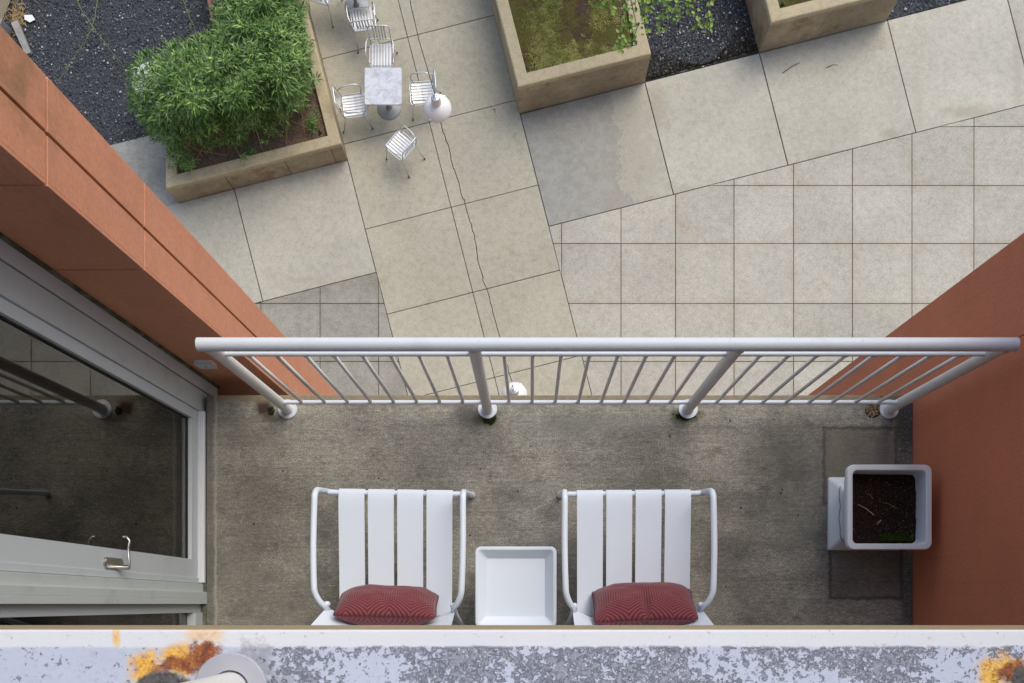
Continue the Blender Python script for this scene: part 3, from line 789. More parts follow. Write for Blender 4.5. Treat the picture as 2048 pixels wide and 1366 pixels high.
# ------------------------------------------------------------------ objects at the upper left
bw = W(301, 160, GZ+.62); o = empty('round_table', (bw.x, bw.y, GZ), label='round white table on the gravel half hidden under the hedge', cat='table')
MB().lathe([(0,.575),(.33,.58),(.34,.59),(.34,.61),(.33,.62),(0,.62)], n=48).build('tabletop', M['lampwhite'], o)
MB().lathe([(.03,.03),(.028,.5),(.08,.576)], n=16).build('column', M['lampwhite'], o, smooth=True)
MB().lathe([(.0,0),(.2,0),(.2,.012),(.05,.03),(.0,.03)], n=32).build('base', M['lampwhite'], o)
t = empty('service_cabinet', W(8, 20), R(14), label='beige service cabinet with bolts behind the terracotta pier', cat='cabinet')
t.rotation_euler.z = R(-22)
cab = painted('beige_enamel', (.62,.53,.38), .45, .4, .3)
MB().box(-.55,.05,-.5,.7,0,.8).build('body', cab, t, bevel=.01)
MB().box(-.5,0,-.45,.65,.8,.83).build('lid', M['paper'], t, bevel=.006)
for k in range(4): MB().lathe([(0,.86),(.018,.86),(.022,.83)], (-.02, -.3+k*.25, 0), 8).build('bolt', M['alum'], t)
MB().tube([(.05,-.2,.5),(.16,-.22,.45),(.2,-.35,.2),(.22,-.5,.02)], .012, 8).build('cable', M['cable'], t)
curb = MB().prism([tuple(g2(*p)) for p in ((38,45),(64,108),(54,112),(26,50))], GZ-.05, GZ+.06, .005).build('kerb', M['strip']); tag(curb, kind='structure')
lit = MB()
for _ in range(150):
    c = W(34+random.gauss(0,11), 30+random.gauss(0,16), GZ+.01); a = random.uniform(0,6.28); L = random.uniform(.03,.14); d = Vector((math.cos(a), math.sin(a), .1))*L; s_ = Vector((-d.y, d.x, 0)).normalized()*random.uniform(.003,.012)
    lit.add([c-s_, c+d-s_*.4, c+d+s_*.4, c+s_], [(0,1,2,3)])
tag(lit.build('leaf_litter', M['stem']), 'dry brown leaf litter beside the beige cabinet', 'litter', kind='stuff')
MB().box(.06,.3,-.72,-.3,0,.34).build('vent_box', M['cast'], t, bevel=.01)
p0 = W(60, 36, GZ+.02)
tag(MB().prism([(-.10,-.03),(.0,-.085),(.10,-.03),(.04,.06),(-.11,.055)], 0, .004).build('paper_scrap', M['paper'], loc=p0), 'white pentagon shaped scrap lying on the dark gravel', 'paper')
def twig(a, b, r, label, m=M['bark'], z=.012):
    A, B = W(*a, GZ+z), W(*b, GZ+z); mid = (A+B)/2 + Vector((.02,.03,.01))
    tag(MB().tube([(0,0,0), mid-A, B-A], r, 5, r2=r*.5).build('twig', m, loc=A), label, 'twig')
twig((1565,146),(1600,125), .008, 'longer dry twig lying on the third pale slab'); twig((1653,135),(1677,130), .006, 'short dry twig lying on the third pale slab')
twig((987,218),(990,226), .010, 'tiny green cap lying on the buff paving below the cafe table', M['vine'])

# ------------------------------------------------------------------ cafe furniture
def arc(c, r, a0, a1, n, f): return [f(c, r, a0+(a1-a0)*k/n) for k in range(n+1)]
def cafe_chair():
    """faces -Y; origin under the seat on the ground"""
    t = empty('cafe_chair'); al = M['alum']
    sw, sdp, sh = .215, .21, .44
    # seat frame loop with rounded front corners
    def rr(hx, hy, r, z, n=5, drop=0):
        pts = []
        for q, (sx, sy) in enumerate(((1,1),(-1,1),(-1,-1),(1,-1))):
            for k in range(n+1):
                a = math.pi/2*(q+k/n); pts.append(Vector((sx*(hx-r)+r*math.cos(a), sy*(hy-r)+r*math.sin(a), z)))
        return pts
    lp = rr(sw, sdp, .07, sh); lp.append(lp[0]); lp.append(lp[1])
    MB().tube(lp, .0115, 8, caps=False).build('seat_frame', al, t, smooth=True)
    first = None
    for k in range(7):
        x = -.162 + k*.054
        pr = [(.20,.445),(.12,.44),(0,.437),(-.12,.441),(-.18,.446),(-.206,.436),(-.212,.42)]
        mb = MB(); n = len(pr); vs = []
        for y, z in pr: vs += [(-.0175,y,z+.009),(.0175,y,z+.009),(.0175,y,z+.004),(-.0175,y,z+.004)]
        fs = []
        for i in range(n-1):
            for j in range(4): fs.append((i*4+j, i*4+(j+1)%4, (i+1)*4+(j+1)%4, (i+1)*4+j))
        if first is None: first = mb.add(vs, fs).build('seat_slat', al, t, loc=(x,0,0))
        else:
            c = first.copy(); sc.collection.objects.link(c); c.location = (x,0,0); c.parent = t
    # back: loop on rear uprights, leaning back
    def bp(x, z): return Vector((x, .205 + (z-.44)*.22, z))
    loop = [bp(-.19,.44), bp(-.195,.72)] + [bp(-.125+.07*math.cos(math.pi-a), .78+.07*math.sin(a)) for a in [math.pi/2*k/5 for k in range(6)]]
    loop += [bp(.125+.07*math.sin(a), .78+.07*math.cos(a)) for a in [math.pi/2*k/5 for k in range(6)]] + [bp(.195,.72), bp(.19,.44)]
    MB().tube(loop, .0115, 8).build('back_frame', al, t, smooth=True)
    MB().tube([bp(-.19,.56), bp(0,.56)+Vector((0,.02,0)), bp(.19,.56)], .009, 6).build('back_rail', al, t)
    b1 = None
    for k in range(5):
        x = -.10 + k*.05; a, b = bp(0,.56), bp(0,.845); nrm = Vector((0,.975,-.21))*.004
        vs = [a+Vector((-.014,0,0))-nrm, a+Vector((.014,0,0))-nrm, a+Vector((.014,0,0))+nrm, a+Vector((-.014,0,0))+nrm]
        vs += [v + (b-a) for v in vs]
        if b1 is None: b1 = MB().add(vs, [(0,1,2,3),(7,6,5,4),(0,4,5,1),(1,5,6,2),(2,6,7,3),(3,7,4,0)]).build('back_slat', al, t, loc=(x,0,0))
        else:
            c = b1.copy(); sc.collection.objects.link(c); c.location = (x,0,0); c.parent = t
    for s in (-1, 1):
        MB().tube([(s*.195,.25,.66),(s*.245,.10,.67),(s*.25,-.06,.67),(s*.245,-.13,.655),(s*.225,-.17,.60),(s*.215,-.16,.50),(s*.215,-.14,.44)], .011, 8).build('armrest', al, t, smooth=True)
        MB().tube([(s*.2,-.17,.44),(s*.215,-.20,.22),(s*.235,-.225,.012)], .0105, 7).build('leg', al, t, smooth=True)
        MB().tube([(s*.19,.2,.44),(s*.2,.245,.22),(s*.225,.32,.012)], .0105, 7).build('leg', al, t, smooth=True)
        for (x, y) in ((s*.236,-.226),(s*.226,.322)): MB().lathe([(0,0),(.014,0),(.015,.02),(.012,.03)], (x,y,0), 8).build('foot_cap', M['black'], t)
    return t
proto = cafe_chair(); scan()
spec = [((763,112), -90, 'cafe chair tucked in above the square stone table'),
        ((709,211), 8, 'cafe chair left of the square table, beside the hedge planter'),
        ((843,187), 184, 'cafe chair right of the square table, partly under the hanging lamp'),
        ((801,291), 140, 'cafe chair standing askew on its own below the table'),
        ((726,38), 99, 'cafe chair with its back turned to the fully visible table'),
        ((643,-17), 72, 'cafe chair cut off by the upper edge beside the hedge planter')]
for i, ((px, py), ang, lab) in enumerate(spec):
    o = proto if i == 0 else copy_tree(proto)
    p = W(px, py, GZ+.44); o.location = (p.x, p.y, GZ); o.rotation_euler.z = R(ang+90)
    tag(o, 'slatted aluminium ' + lab, 'chair', 'slatted aluminium cafe chairs')
def cafe_table(px, py, label):
    p = W(px, py, GZ+.73); t = empty('cafe_table', (p.x, p.y, GZ), label=label, cat='table', group='square cafe tables')
    MB().rsq([(.33,.33,.03,.70),(.337,.337,.033,.704),(.337,.337,.033,.722),(.332,.332,.03,.73)]).build('tabletop', M['marble'], t, smooth=True, autos=30)
    MB().lathe([(.035,.03),(.03,.3),(.035,.68),(.09,.70)], n=16).build('column', M['cast'], t, smooth=True)
    MB().lathe([(.225,0),(.228,.008),(.215,.018),(.06,.035),(.045,.07),(.035,.09)], n=40).build('base', M['cast'], t, smooth=True, autos=40)
cafe_table(766, 172, 'square pale stone cafe table with four chairs near it')
cafe_table(698, -42, 'cafe table mostly beyond the upper edge, only its round base showing')

# ------------------------------------------------------------------ pendant lamps and their cable
def lamp(px, py, z, label):
    p = W(px, py, z); t = empty('pendant_lamp', p, label=label, cat='lamp', group='dome lamps on the slack cable')
    MB().lathe([(.166,.0),(.172,-.004),(.172,.012),(.165,.03),(.150,.06),(.12,.095),(.085,.118),(.058,.128)], n=44).build('shade', M['lampwhite'], t, smooth=True, autos=50)
    MB().lathe([(.0,.10),(.05,.10),(.12,.07),(.158,.008)], n=44).build('reflector', M['paper'], t, smooth=True)
    MB().lathe([(.060,.122),(.060,.15),(.055,.16),(.055,.235),(.046,.25),(.02,.258),(.0,.26)], n=24).build('socket', M['alum'], t, smooth=True, autos=35)
    for k in range(2):
        a = R(60+180*k); MB().box(-.01,.01,-.006,.006,-.008,.02, Matrix.Translation((.17*math.cos(a), .17*math.sin(a), 0))).build('clip', M['alum'], t)
    lp = [Vector((.022*math.cos(a), 0, .275+.026*math.sin(a))) for a in [math.pi*2*k/12 for k in range(13)]]
    MB().tube(lp, .005, 6, caps=False).build('hook', M['alum'], t)
    return p
L1z, L2z = CAMZ-11.0, CAMZ-12.0
lp1 = lamp(875, 217, L1z, 'white dome lamp hanging over the right cafe chair')
lp2 = lamp(1029, 790, L2z, 'white dome lamp half hidden behind the balcony edge')
def cable(pts, label, r=.005, wob=.0):
    sm = []
    for i in range(len(pts)-1):
        for k in range(5): sm.append(pts[i].lerp(pts[i+1], k/5) + Vector((random.uniform(-wob,wob), random.uniform(-wob,wob), 0)))
    sm.append(pts[-1]); o0 = pts[0]
    tag(MB().tube([p-o0 for p in sm], r, 6).build('lamp_cable', M['cable'], loc=o0), label, 'cable')
hook1 = lp1 + Vector((0,0,.3)); hook2 = lp2 + Vector((0,0,.3))
cable([W(812,-60,CAMZ-10.7), W(822,12,CAMZ-10.75), W(838,80,CAMZ-10.75), hook1], 'taut straight black cable above the cafe table leading to the first lamp')
pts = [hook1] + [W(px, py, CAMZ-10.95-i*.06) for i, (px, py) in enumerate([(868,196),(872,212),(876,226),(882,245),(885,262),(892,280),(898,296),(902,318),(907,335),(914,352),(919,371),(923,390),(929,402),(934,424),(942,448),(948,470),(953,495),(955,520),(962,540),(966,560),(976,585),(983,612),(990,640),(998,668),(1005,695),(1012,720),(1018,745)])] + [hook2]
cable(pts, 'slack wavy black cable running from the first lamp down to the balcony', .0055, .006)

# ------------------------------------------------------------------ young tree over the centre planter
tb = Vector((.60, 11.0, GZ+.8)); tree = empty('young_tree', tb, label='young tree with fresh green leaves rooted in the mossy planter', cat='tree')
tk = [tb, tb+Vector((.05,.1,1.2)), tb+Vector((.25,.2,2.6)), tb+Vector((.5,.15,4.0)), tb+Vector((.7,.3,5.3))]
MB().tube([p-tb for p in tk], .075, 12, r2=.02).build('trunk', M['bark'], tree, smooth=True)
sp = [(1200,12),(1225,20),(1240,45),(1246,72),(1262,97),(1238,108),(1292,70),(1322,62),(1350,48),(1357,18),(1392,52),(1418,56),(1300,12),(1402,2),(1380,15),(1330,25),(1270,20),(1215,-10),(1425,10)]
lm = MB()
def leaf(mb, c, d, L, wd):
    d = d.normalized(); s = d.cross(Vector((random.uniform(-.4,.4), random.uniform(-.4,.4), 1))).normalized()*wd
    mb.add([c, c+d*L*.35-s, c+d*L*.75-s*.7, c+d*L, c+d*L*.75+s*.7, c+d*L*.35+s, c+d*L*.5-Vector((0,0,wd*.35))], [(0,1,6),(1,2,6),(2,3,6),(3,4,6),(4,5,6),(5,0,6)])
for k, (px, py) in enumerate(sp):
    z = CAMZ-12.2+random.uniform(-.5,.5); e = W(px, py, z); s = tk[3].lerp(tk[2], random.random())
    m1 = s.lerp(e, .5)+Vector((0,.1,.7)); m2 = s.lerp(e, .85)+Vector((0,0,.4)); m3 = e+Vector((random.uniform(-.06,.06), .14, .22))
    br = MB().tube([p-tb for p in (s, m1, m2, m3, e)], .014, 6, r2=.003); br.build('branch', M['bark'], tree)
    for i in range(17):
        f = random.random()**.7; c = m2.lerp(m3, f*2) if f < .5 else m3.lerp(e, f*2-1)
        c = c + Vector((random.gauss(0,.035), random.gauss(0,.035), random.gauss(0,.04)))
        leaf(lm, c-tb, Vector((random.uniform(-1,1), random.uniform(-1.2,.6), random.uniform(-.7,.2))), random.uniform(.05,.085), random.uniform(.018,.03))
for i in range(3500):                                # the crown above and beyond
    v = Vector((random.gauss(0,1), random.gauss(0,1), random.gauss(0,1))).normalized()*(random.random()**.4)
    c = tb+Vector((.9,1.9,4.9)) + Vector((v.x*1.7, v.y*1.6, v.z*1.4))
    leaf(lm, c-tb, Vector((random.uniform(-1,1), random.uniform(-1,1), random.uniform(-.6,.3))), random.uniform(.05,.085), .026)
tag(lm.build('crown', M['birch'], tree), kind='stuff')

# ------------------------------------------------------------------ the apartment building
bld = empty('apartment_building', (0,0,GZ), label='terracotta clad apartment building with the concrete balcony', cat='building')
def BB(x0,x1,y0,y1,z0,z1,name,m,parent=bld,bevel=0):
    return MB().box(x0,x1,y0,y1,z0-GZ,z1-GZ).build(name, m, parent, bevel=bevel)
BF, BL, BR = 1.038, -1.609, 1.902
fl = MB().box(BL, BR, -1.6, BF, -.2-GZ, 0-GZ).build('balcony_floor', M['bfloor'], bld, bevel=.006)
zj = [GZ, -10.3, -7.3, -4.4, -1.40, 1.425, 2.04, 4.9, 5.6]
PX, PY, PM, PE = -1.305, 1.13, 1.272, 1.426
pier = BB(-2.7, PX-.0100, PY+.012, PE-.012, GZ, 5.6, 'corner_pier', M['ojoint'])
for i in range(len(zj)-1):
    z0, z1 = zj[i]+.0045-GZ, zj[i+1]-.0045-GZ
    MB().box(PX-.0095, PX, PY+.0116, PM-.0055, z0, z1).build('wall_panel', M['orange'], pier, bevel=.0015)
    MB().box(PX-.0095, PX, PM+.0055, PE, z0, z1).build('wall_panel', M['orange'], pier, bevel=.0015)
    MB().box(-2.7, PX, PY, PY+.0115, z0, z1).build('wall_panel', M['orange'], pier, bevel=.0015)
    MB().box(-2.7, PX-.0100, PE-.0115, PE, z0, z1).build('wall_panel', M['orange'], pier)
side = BB(BR+.012, BR+.8, -2.2, 1.418, GZ, 4.9, 'side_wall', M['ojoint'])
zr = [GZ, -9.0, -6.4, -3.8, -1.22, 1.75, 4.9]
for i in range(len(zr)-1):
    z0, z1 = zr[i]+.002-GZ, zr[i+1]-.002-GZ
    for (ya, yb) in ((-2.2, 1.0365), (1.0395, 1.43)):
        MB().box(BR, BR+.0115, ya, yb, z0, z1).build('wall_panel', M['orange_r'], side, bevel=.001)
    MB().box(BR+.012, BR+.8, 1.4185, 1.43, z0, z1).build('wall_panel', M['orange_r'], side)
# facade left and right, and below the balcony, floor above
BB(-14, -2.75, -2.2, 1.2, GZ, 5.0, 'facade_wall', M['strip'])
BB(2.75, 14, -2.2, 1.2, GZ, 5.0, 'facade_wall', M['strip'])
BB(BL-.6, BR, -1.0, .95, GZ, -.21, 'facade_wall', M['strip'])
BB(-2.7, BR+.7, -2.4, -1.62, -.2, 3.02, 'facade_wall', M['strip'])
EY = -.034
up = MB().box(-2.7, BR-.002, -4.0, EY, UZ-.23-GZ, UZ-GZ).build('upper_balcony_slab', M['upper'], bld, bevel=.004)
BB(-1.60, BR-.003, -1.61, EY-.03, 2.99, UZ-.231, 'bounce_plate', M['bounce_plate'])  # unseen white plate under the upper slab, added to bounce light into the balcony
BB(-2.7, BR-.002, -5.0, -3.6, UZ, 7.0, 'facade_wall', M['strip'])
# room behind the glass
rm = BB(-5.5, -1.70, -1.6, 1.04, -.2, .0, 'room_floor', M['room'])
BB(-5.6, -5.5, -1.6, 1.2, 0, 3.02, 'room_wall', M['roomw']); BB(-5.5, -1.75, 1.045, 1.125, 0, 3.02, 'room_wall', M['roomw']); BB(-5.5, -1.75, -1.7, -1.601, 0, 3.02, 'room_wall', M['roomw'])
BB(-5.5, -1.75, -1.6, 1.04, 2.9, 3.015, 'room_ceiling', M['roomw'])

# ---- upper railing (post, flange) at the photographer's feet
ur = empty('upper_railing', (0, -.115, UZ), label='pale railing post on a round flange on the peeling white slab', cat='railing')
fx = W(463, 1378, UZ)
for x in (fx.x, fx.x+1.165):
    ps = MB().tube([(x,fx.y+.115,.006),(x,fx.y+.115,.95)], .0232, 24).build('post', M['rail_warm'], ur, smooth=True, autos=50)
    MB().lathe([(.0497,0),(.0497,.005),(.048,.0065),(.026,.0065)], (x,fx.y+.115,0), 48).build('flange', M['flange'], ps, smooth=True, autos=30)
MB().tube([(-2.0,fx.y+.115,.97),(1.85,fx.y+.115,.97)], .0255, 20).build('top_rail', M['rail'], ur, smooth=True, autos=50)

# ------------------------------------------------------------------ lower balcony railing
RY = .968; rail = empty('balcony_railing', (0, RY, 0), label='white tubular balcony railing with thin uprights over the courtyard', cat='railing')
MB().tube([(-1.240,0,1.113),(1.815,0,1.113)], .0255, 28).build('top_rail', M['rail'], rail, smooth=True, autos=50, bevel=0)
px_ = [-1.204, -.211, .785, 1.783]
for i, x in enumerate(px_):
    po = MB().tube([(x,0,.004),(x,0,1.095)], .0245 if i in (1,2) else .0245, 24).build('post', M['rail_warm'], rail, smooth=True, autos=50)
    MB().lathe([(.0475,0),(.0475,.004),(.046,.0055),(.026,.0055)], (x,0,0), 40).build('flange', M['rail'], po, smooth=True, autos=30)
bal = None
for i in range(3):
    a, b = px_[i]+.025, px_[i+1]-.025
    MB().tube([(a,0,.985),(b,0,.985)], .0095, 14).build('upper_rail', M['rail'], rail, smooth=True, autos=50)
    MB().tube([(a,0,.15),(b,0,.15)], .0105, 14).build('lower_rail', M['rail'], rail, smooth=True, autos=50)
    for k in range(8):
        x = px_[i] + (px_[i+1]-px_[i])*(k+1)/9
        if bal is None: bal = MB().tube([(0,0,.155),(0,0,.980)], .0078, 12).build('baluster', M['rail_warm'], rail, smooth=True, loc=(x,0,0))
        else:
            c = bal.copy(); sc.collection.objects.link(c); c.parent = rail; c.location = (x,0,0)

wb = MB()
for i in range(3):
    for k in range(8):
        x = px_[i] + (px_[i+1]-px_[i])*(k+1)/9
        for z in (.158, .977): wb.lathe([(.0078,-.006),(.0108,-.002),(.0108,.002),(.0078,.006)], (x,0,z), 10)
for x in px_: wb.lathe([(.0245,-.006),(.0285,-.001),(.0245,.006)], (x,0,.012), 18); wb.lathe([(.0245,-.008),(.029,.0),(.0245,.008)], (x,0,1.089), 18)
tag(wb.build('weld_bead', M['rail_warm'], rail, smooth=True), kind='stuff')
# ---- moss, pits and pebbles at the post feet
def clump(px, py, rx, ry, n, label, m=M['moss'], h=(.003,.009)):
    c = W(px, py, 0)
    def f():
        a = random.uniform(0,6.28); r = math.sqrt(random.random()); k = 1+.5*noise.noise(Vector((math.cos(a)*1.5, math.sin(a)*1.5, px)))
        return Vector((math.cos(a)*r*rx*k*4.47/F, math.sin(a)*r*ry*k*4.47/F, -.002))
    o = tufts('moss_clump', n, f, m, h, .0035); o.location = c; del o['kind']
    tag(o, label, 'moss', kind='stuff')
clump(978, 836, 14, 14, 1500, 'dark green moss at the foot of the second railing post')
clump(1371, 832, 19, 7, 1100, 'dark green moss at the foot of the third railing post')
clump(542, 822, 7, 9, 400, 'small moss tuft in the chipped hole by the leftmost post')
pc = W(1746, 820, 0); mb = MB()
for _ in range(120):
    a = random.uniform(0,6.28); r = .034*math.sqrt(random.random()); s = random.uniform(.003,.007); x, y = r*math.cos(a), r*math.sin(a)
    vs = [(x+dx*s*random.uniform(.6,1.4), y+dy*s*random.uniform(.6,1.4), .002+dz*s*.7) for dx,dy,dz in ((1,0,0),(0,1,0),(-1,0,0),(0,-1,0),(0,0,1))]
    mb.add(vs, [(0,1,4),(1,2,4),(2,3,4),(3,0,4)])
tag(mb.build('pebbles', M['pebble'], loc=pc), 'brown pebbles filling the round hole beside the right end post', 'pebbles', kind='stuff')
tag(MB().lathe([(0,.0015),(.036,.0015),(.040,.0)], n=24).build('filled_hole', M['potsoil'], loc=pc), 'round dark hole beside the right end post', 'hole')

# small debris on the balcony floor
for (px, py, s, lab) in ((566,942,.006,'tiny black pit left of the chairs on the concrete'),(1036,982,.007,'dark speck between the two chairs'),(1562,986,.008,'reddish chip on the concrete right of the chairs'),(1596,1030,.006,'small dark speck near the pot'),(1061,892,.005,'dark speck below the railing centre')):
    c = W(px, py, 0)
    tag(MB().lathe([(0,s*.6),(s*.8,s*.4),(s,0)], n=7).build('debris', M['bark'], loc=c), lab, 'debris')

# ------------------------------------------------------------------ glass door and window on the left
gd = empty('glass_door', (-1.66, .56, 0), label='grey framed glass balcony door with a lever handle', cat='door')
def GB(x0,x1,y0,y1,z0,z1,name,m,parent=gd,bevel=.0015): 
    return MB().box(x0+1.66,x1+1.66,y0-.56,y1-.56,z0,z1).build(name, m, parent, bevel=bevel)
TOPZ = 3.0
GB(-1.72,-1.622,1.062,1.1295,-.2,TOPZ,'outer_trim',M['alu'])
GB(-1.72,-1.632,1.058,1.0615,-.2,TOPZ,'sealant',M['algae'],bevel=0)
GB(-1.72,-1.629,.9545,1.0575,-.2,TOPZ,'outer_frame',M['alu_old'])
GB(-1.72,-1.622,.028,.1015,0,TOPZ,'meeting_mullion',M['alu_old'])
GB(-1.70,-1.603,.0285,.0615,0.0,TOPZ,'cover_strip',M['alu_old']) if False else None
leafp = GB(-1.69,-1.640,.905,.9535,.03,2.3,'stile',M['alu'])
GB(-1.69,-1.640,.103,.218,.03,2.3,'stile',M['alu'])
GB(-1.69,-1.634,.1035,.130,.031,2.299,'stile_bead',M['alu'])
GB(-1.689,-1.641,.2185,.9045,.03,.105,'bottom_rail',M['alu'])
GB(-1.689,-1.641,.2185,.9045,2.2,2.3,'top_rail',M['alu'])
GB(-1.672,-1.664,.212,.910,.10,2.205,'pane',M['glass'],bevel=0)
GB(-1.664,-1.6585,.8985,.9045,.105,2.2,'gasket',M['black'],bevel=0); GB(-1.664,-1.6585,.2185,.2225,.105,2.2,'gasket',M['black'],bevel=0); GB(-1.664,-1.6585,.2225,.8985,.105,.111,'gasket',M['black'],bevel=0)
GB(-1.72,-1.64,.103,.9535,2.302,2.4,'head',M['alu'])
GB(-1.66,-1.655,.12,.95,2.4,TOPZ,'transom_panel',M['alu'])
# ribbed white threshold
th = GB(-1.72,-1.611,.105,.9535,0.0,.02,'threshold',M['vinyl'])
for k in range(6): GB(-1.628+k*.0027-.0006 if False else -1.6715+k*.0105, -1.6665+k*.0105, .106,.9525,.0205,.0245,'threshold_rib',M['vinyl'],th,bevel=.0006)
GB(-1.6218,-1.608,1.118,1.1295,-.2,TOPZ,'sealant',M['algae'],bevel=0)
GB(-1.6385,-1.6095,-1.5,.1045,-.02,.004,'floor_sealant',M['algae'],bevel=.001)
# handle
hx, hy, hz = -1.640, .160, .98
pl = MB().rsq([(.078,.022,.020,0),(.078,.022,.020,.007),(.075,.019,.017,.010)]).build('handle_plate', M['nickel'], gd, smooth=True, autos=35)
pl.rotation_euler = (0, R(90), 0); pl.location = (hx+1.66, hy-.56, hz-.045)
pl.rotation_euler = (R(0), R(90), 0)
hd = MB().tube([(0,0,0),(.045,0,0)], .010, 14).build('handle_neck', M['nickel'], gd, smooth=True, autos=50, loc=(hx+1.668, hy-.575, hz-.07))
lv = MB().tube([(.045,-.005,0),(.048,.02,.002),(.044,.05,.0),(.042,.08,-.002),(.048,.105,0),(.036,.12,.0),(.022,.122,0)], .0052, 12).build('handle_lever', M['nickel'], gd, smooth=True, autos=50, loc=(hx+1.668, hy-.575, hz-.07))
# fixed window nearer to the camera foot
fw = empty('fixed_window', (-1.66, -.6, 0), label='fixed grey framed window beside the glass door, mostly cut off', cat='window')
def FB(x0,x1,y0,y1,z0,z1,name,m,bevel=.0015): return MB().box(x0+1.66,x1+1.66,y0+.6,y1+.6,z0,z1).build(name, m, fw, bevel=bevel)
FB(-1.70,-1.604,.0,.0275,0,TOPZ,'mullion_cover',M['alu_old'])
FB(-1.71,-1.605,.0276,.0590,0,TOPZ,'mullion_cover',M['alu_old'])
FB(-1.72,-1.635,-.042,-.0005,0,TOPZ,'frame',M['alu'])
FB(-1.71,-1.625,-1.5,-.0425,0,.10,'bottom_frame',M['alu'])
FB(-1.672,-1.664,-1.5,-.043,.10,TOPZ,'pane',M['glass'],bevel=0)

# grey box on the pier
bx = W(407, 722, .63)
jb = empty('wall_box', (-1.512, 1.13, .275), label='small grey junction box on the dark face of the pier', cat='junction box')
MB().box(-.040,.040,-.018,-.0005,-.04,.04).build('body', M['rail_warm'], jb, bevel=.003)
MB().box(-.043,.043,-.023,-.0185,-.043,.043).build('cover', M['rail'], jb, bevel=.002)
MB().lathe([(0,.003),(.003,.003),(.004,0)], n=8).build('screw', M['black'], jb, loc=(0,-.0232,0)).rotation_euler = (R(90),0,0)

# ------------------------------------------------------------------ lounge chairs
def smoothpath(pts, n=6):
    P = [Vector(p) for p in pts]; out = []
    for i in range(len(P)-1):
        p0, p1, p2, p3 = P[max(i-1,0)], P[i], P[i+1], P[min(i+2, len(P)-1)]
        for k in range(n):
            t = k/n; out.append(.5*((2*p1)+(p2-p0)*t+(2*p0-5*p1+4*p2-p3)*t*t+(3*p1-p0-3*p2+p3)*t**3))
    out.append(P[-1]); return out
def lounge_chair():
    t = empty('lounge_chair'); wm = M['white']; Y0 = .25
    def Y(y): return y - Y0
    for s in (-1, 1):
        pts = [(s*.319,Y(.545),.008),(s*.319,Y(.520),.25),(s*.319,Y(.497),.50),(s*.319,Y(.489),.560),(s*.3195,Y(.470),.590),(s*.320,Y(.430),.598),(s*.322,Y(.25),.598),(s*.319,Y(.09),.592),(s*.315,Y(.045),.585),(s*.300,Y(.008),.565),(s*.284,Y(-.012),.540),(s*.280,Y(-.03),.49),(s*.285,Y(-.06),.38),(s*.300,Y(-.14),.008)]
        MB().tube(smoothpath(pts, 5), .0135, 14).build('side_frame', wm, t, smooth=True, autos=60)
        MB().lathe([(0,0),(.016,0),(.016,.012),(.0138,.016)], (s*.319,Y(.545),0), 12).build('foot_cap', M['rail_warm'], t)
        MB().lathe([(0,0),(.016,0),(.016,.012),(.0138,.016)], (s*.300,Y(-.14),0), 12).build('foot_cap', M['rail_warm'], t)
        MB().lathe([(0,.012),(.008,.010),(.013,.0),(.013,-.02)], (s*.277,Y(-.004),.525), 14).build('joint_cap', wm, t, smooth=True)
    MB().tube([(-.319,Y(.502),.386),(.319,Y(.502),.386)], .0125, 14).build('front_bar', wm, t, smooth=True, autos=60)
    MB().tube([(-.285,Y(-.05),.335),(.285,Y(-.05),.335)], .0125, 14).build('rear_bar', wm, t, smooth=True, autos=60)
    pr = smoothpath([(0,Y(.488),.372),(0,Y(.505),.372),(0,Y(.517),.384),(0,Y(.512),.398),(0,Y(.492),.4035),(0,Y(.44),.402),(0,Y(.30),.385),(0,Y(.12),.362),(0,Y(.02),.352),(0,Y(-.05),.352)], 4)
    hw = .0585; first = None
    for k in range(4):
        vs = []; fs = []; n = len(pr)
        for i, p in enumerate(pr):
            a = pr[max(i-1,0)]; b = pr[min(i+1,n-1)]; d = (b-a).normalized(); nr = Vector((0,-d.z,d.y)) * (-1)
            nr = Vector((1,0,0)).cross(d).normalized()*.003
            for e in ((-hw, 1), (-hw+.003, 1.4), (hw-.003, 1.4), (hw, 1), (hw, -1), (-hw, -1)):
                vs.append((e[0], p.y+nr.y*e[1], p.z+nr.z*e[1]))
        for i in range(n-1):
            for j in range(6): fs.append((i*6+j, i*6+(j+1)%6, (i+1)*6+(j+1)%6, (i+1)*6+j))
        fs += [(5,4,3,2,1,0), tuple((n-1)*6+q for q in range(6))]
        x = -.1985 + k*.1325
        if first is None: first = MB().add(vs, fs).build('seat_slat', wm, t, smooth=True, autos=40, loc=(x,0,0))
        else:
            c = first.copy(); sc.collection.objects.link(c); c.parent = t; c.location = (x,0,0)
    # backrest: three curved bands joined by end plates
    def band(x0, x1, s0, s1, name, n=24):
        vs = []; fs = []
        for i in range(n+1):
            x = x0+(x1-x0)*i/n; q = 1-(x/.285)**2
            for s, o in ((s0,0),(s1,0),(s1,-.004),(s0,-.004)):
                z = .485+s*.965; y = Y(-.018) - s*.26 - .075*q*(1-.2*s) + o
                vs.append((x*(1+.05*s), y, z))
        for i in range(n):
            for j in range(4): fs.append((i*4+j, (i+1)*4+j, (i+1)*4+(j+1)%4, i*4+(j+1)%4))
        fs += [(0,1,2,3), tuple(n*4+q for q in (3,2,1,0))]
        MB().add(vs, fs).build(name, wm, t, smooth=True, autos=50)
    band(-.2480,.2480,.0,.045,'back_band'); band(-.2480,.2480,.057,.222,'back_band'); band(-.2480,.2480,.234,.34,'back_band')
    band(-.285,-.2482,.0,.34,'back_end_plate',4); band(.2482,.285,.0,.34,'back_end_plate',4)
    return t
lc = lounge_chair(); lc.location = (-.611, .25, 0)
tag(lc, 'white metal slatted lounge chair left of the small white table', 'chair', 'white slatted lounge chairs')
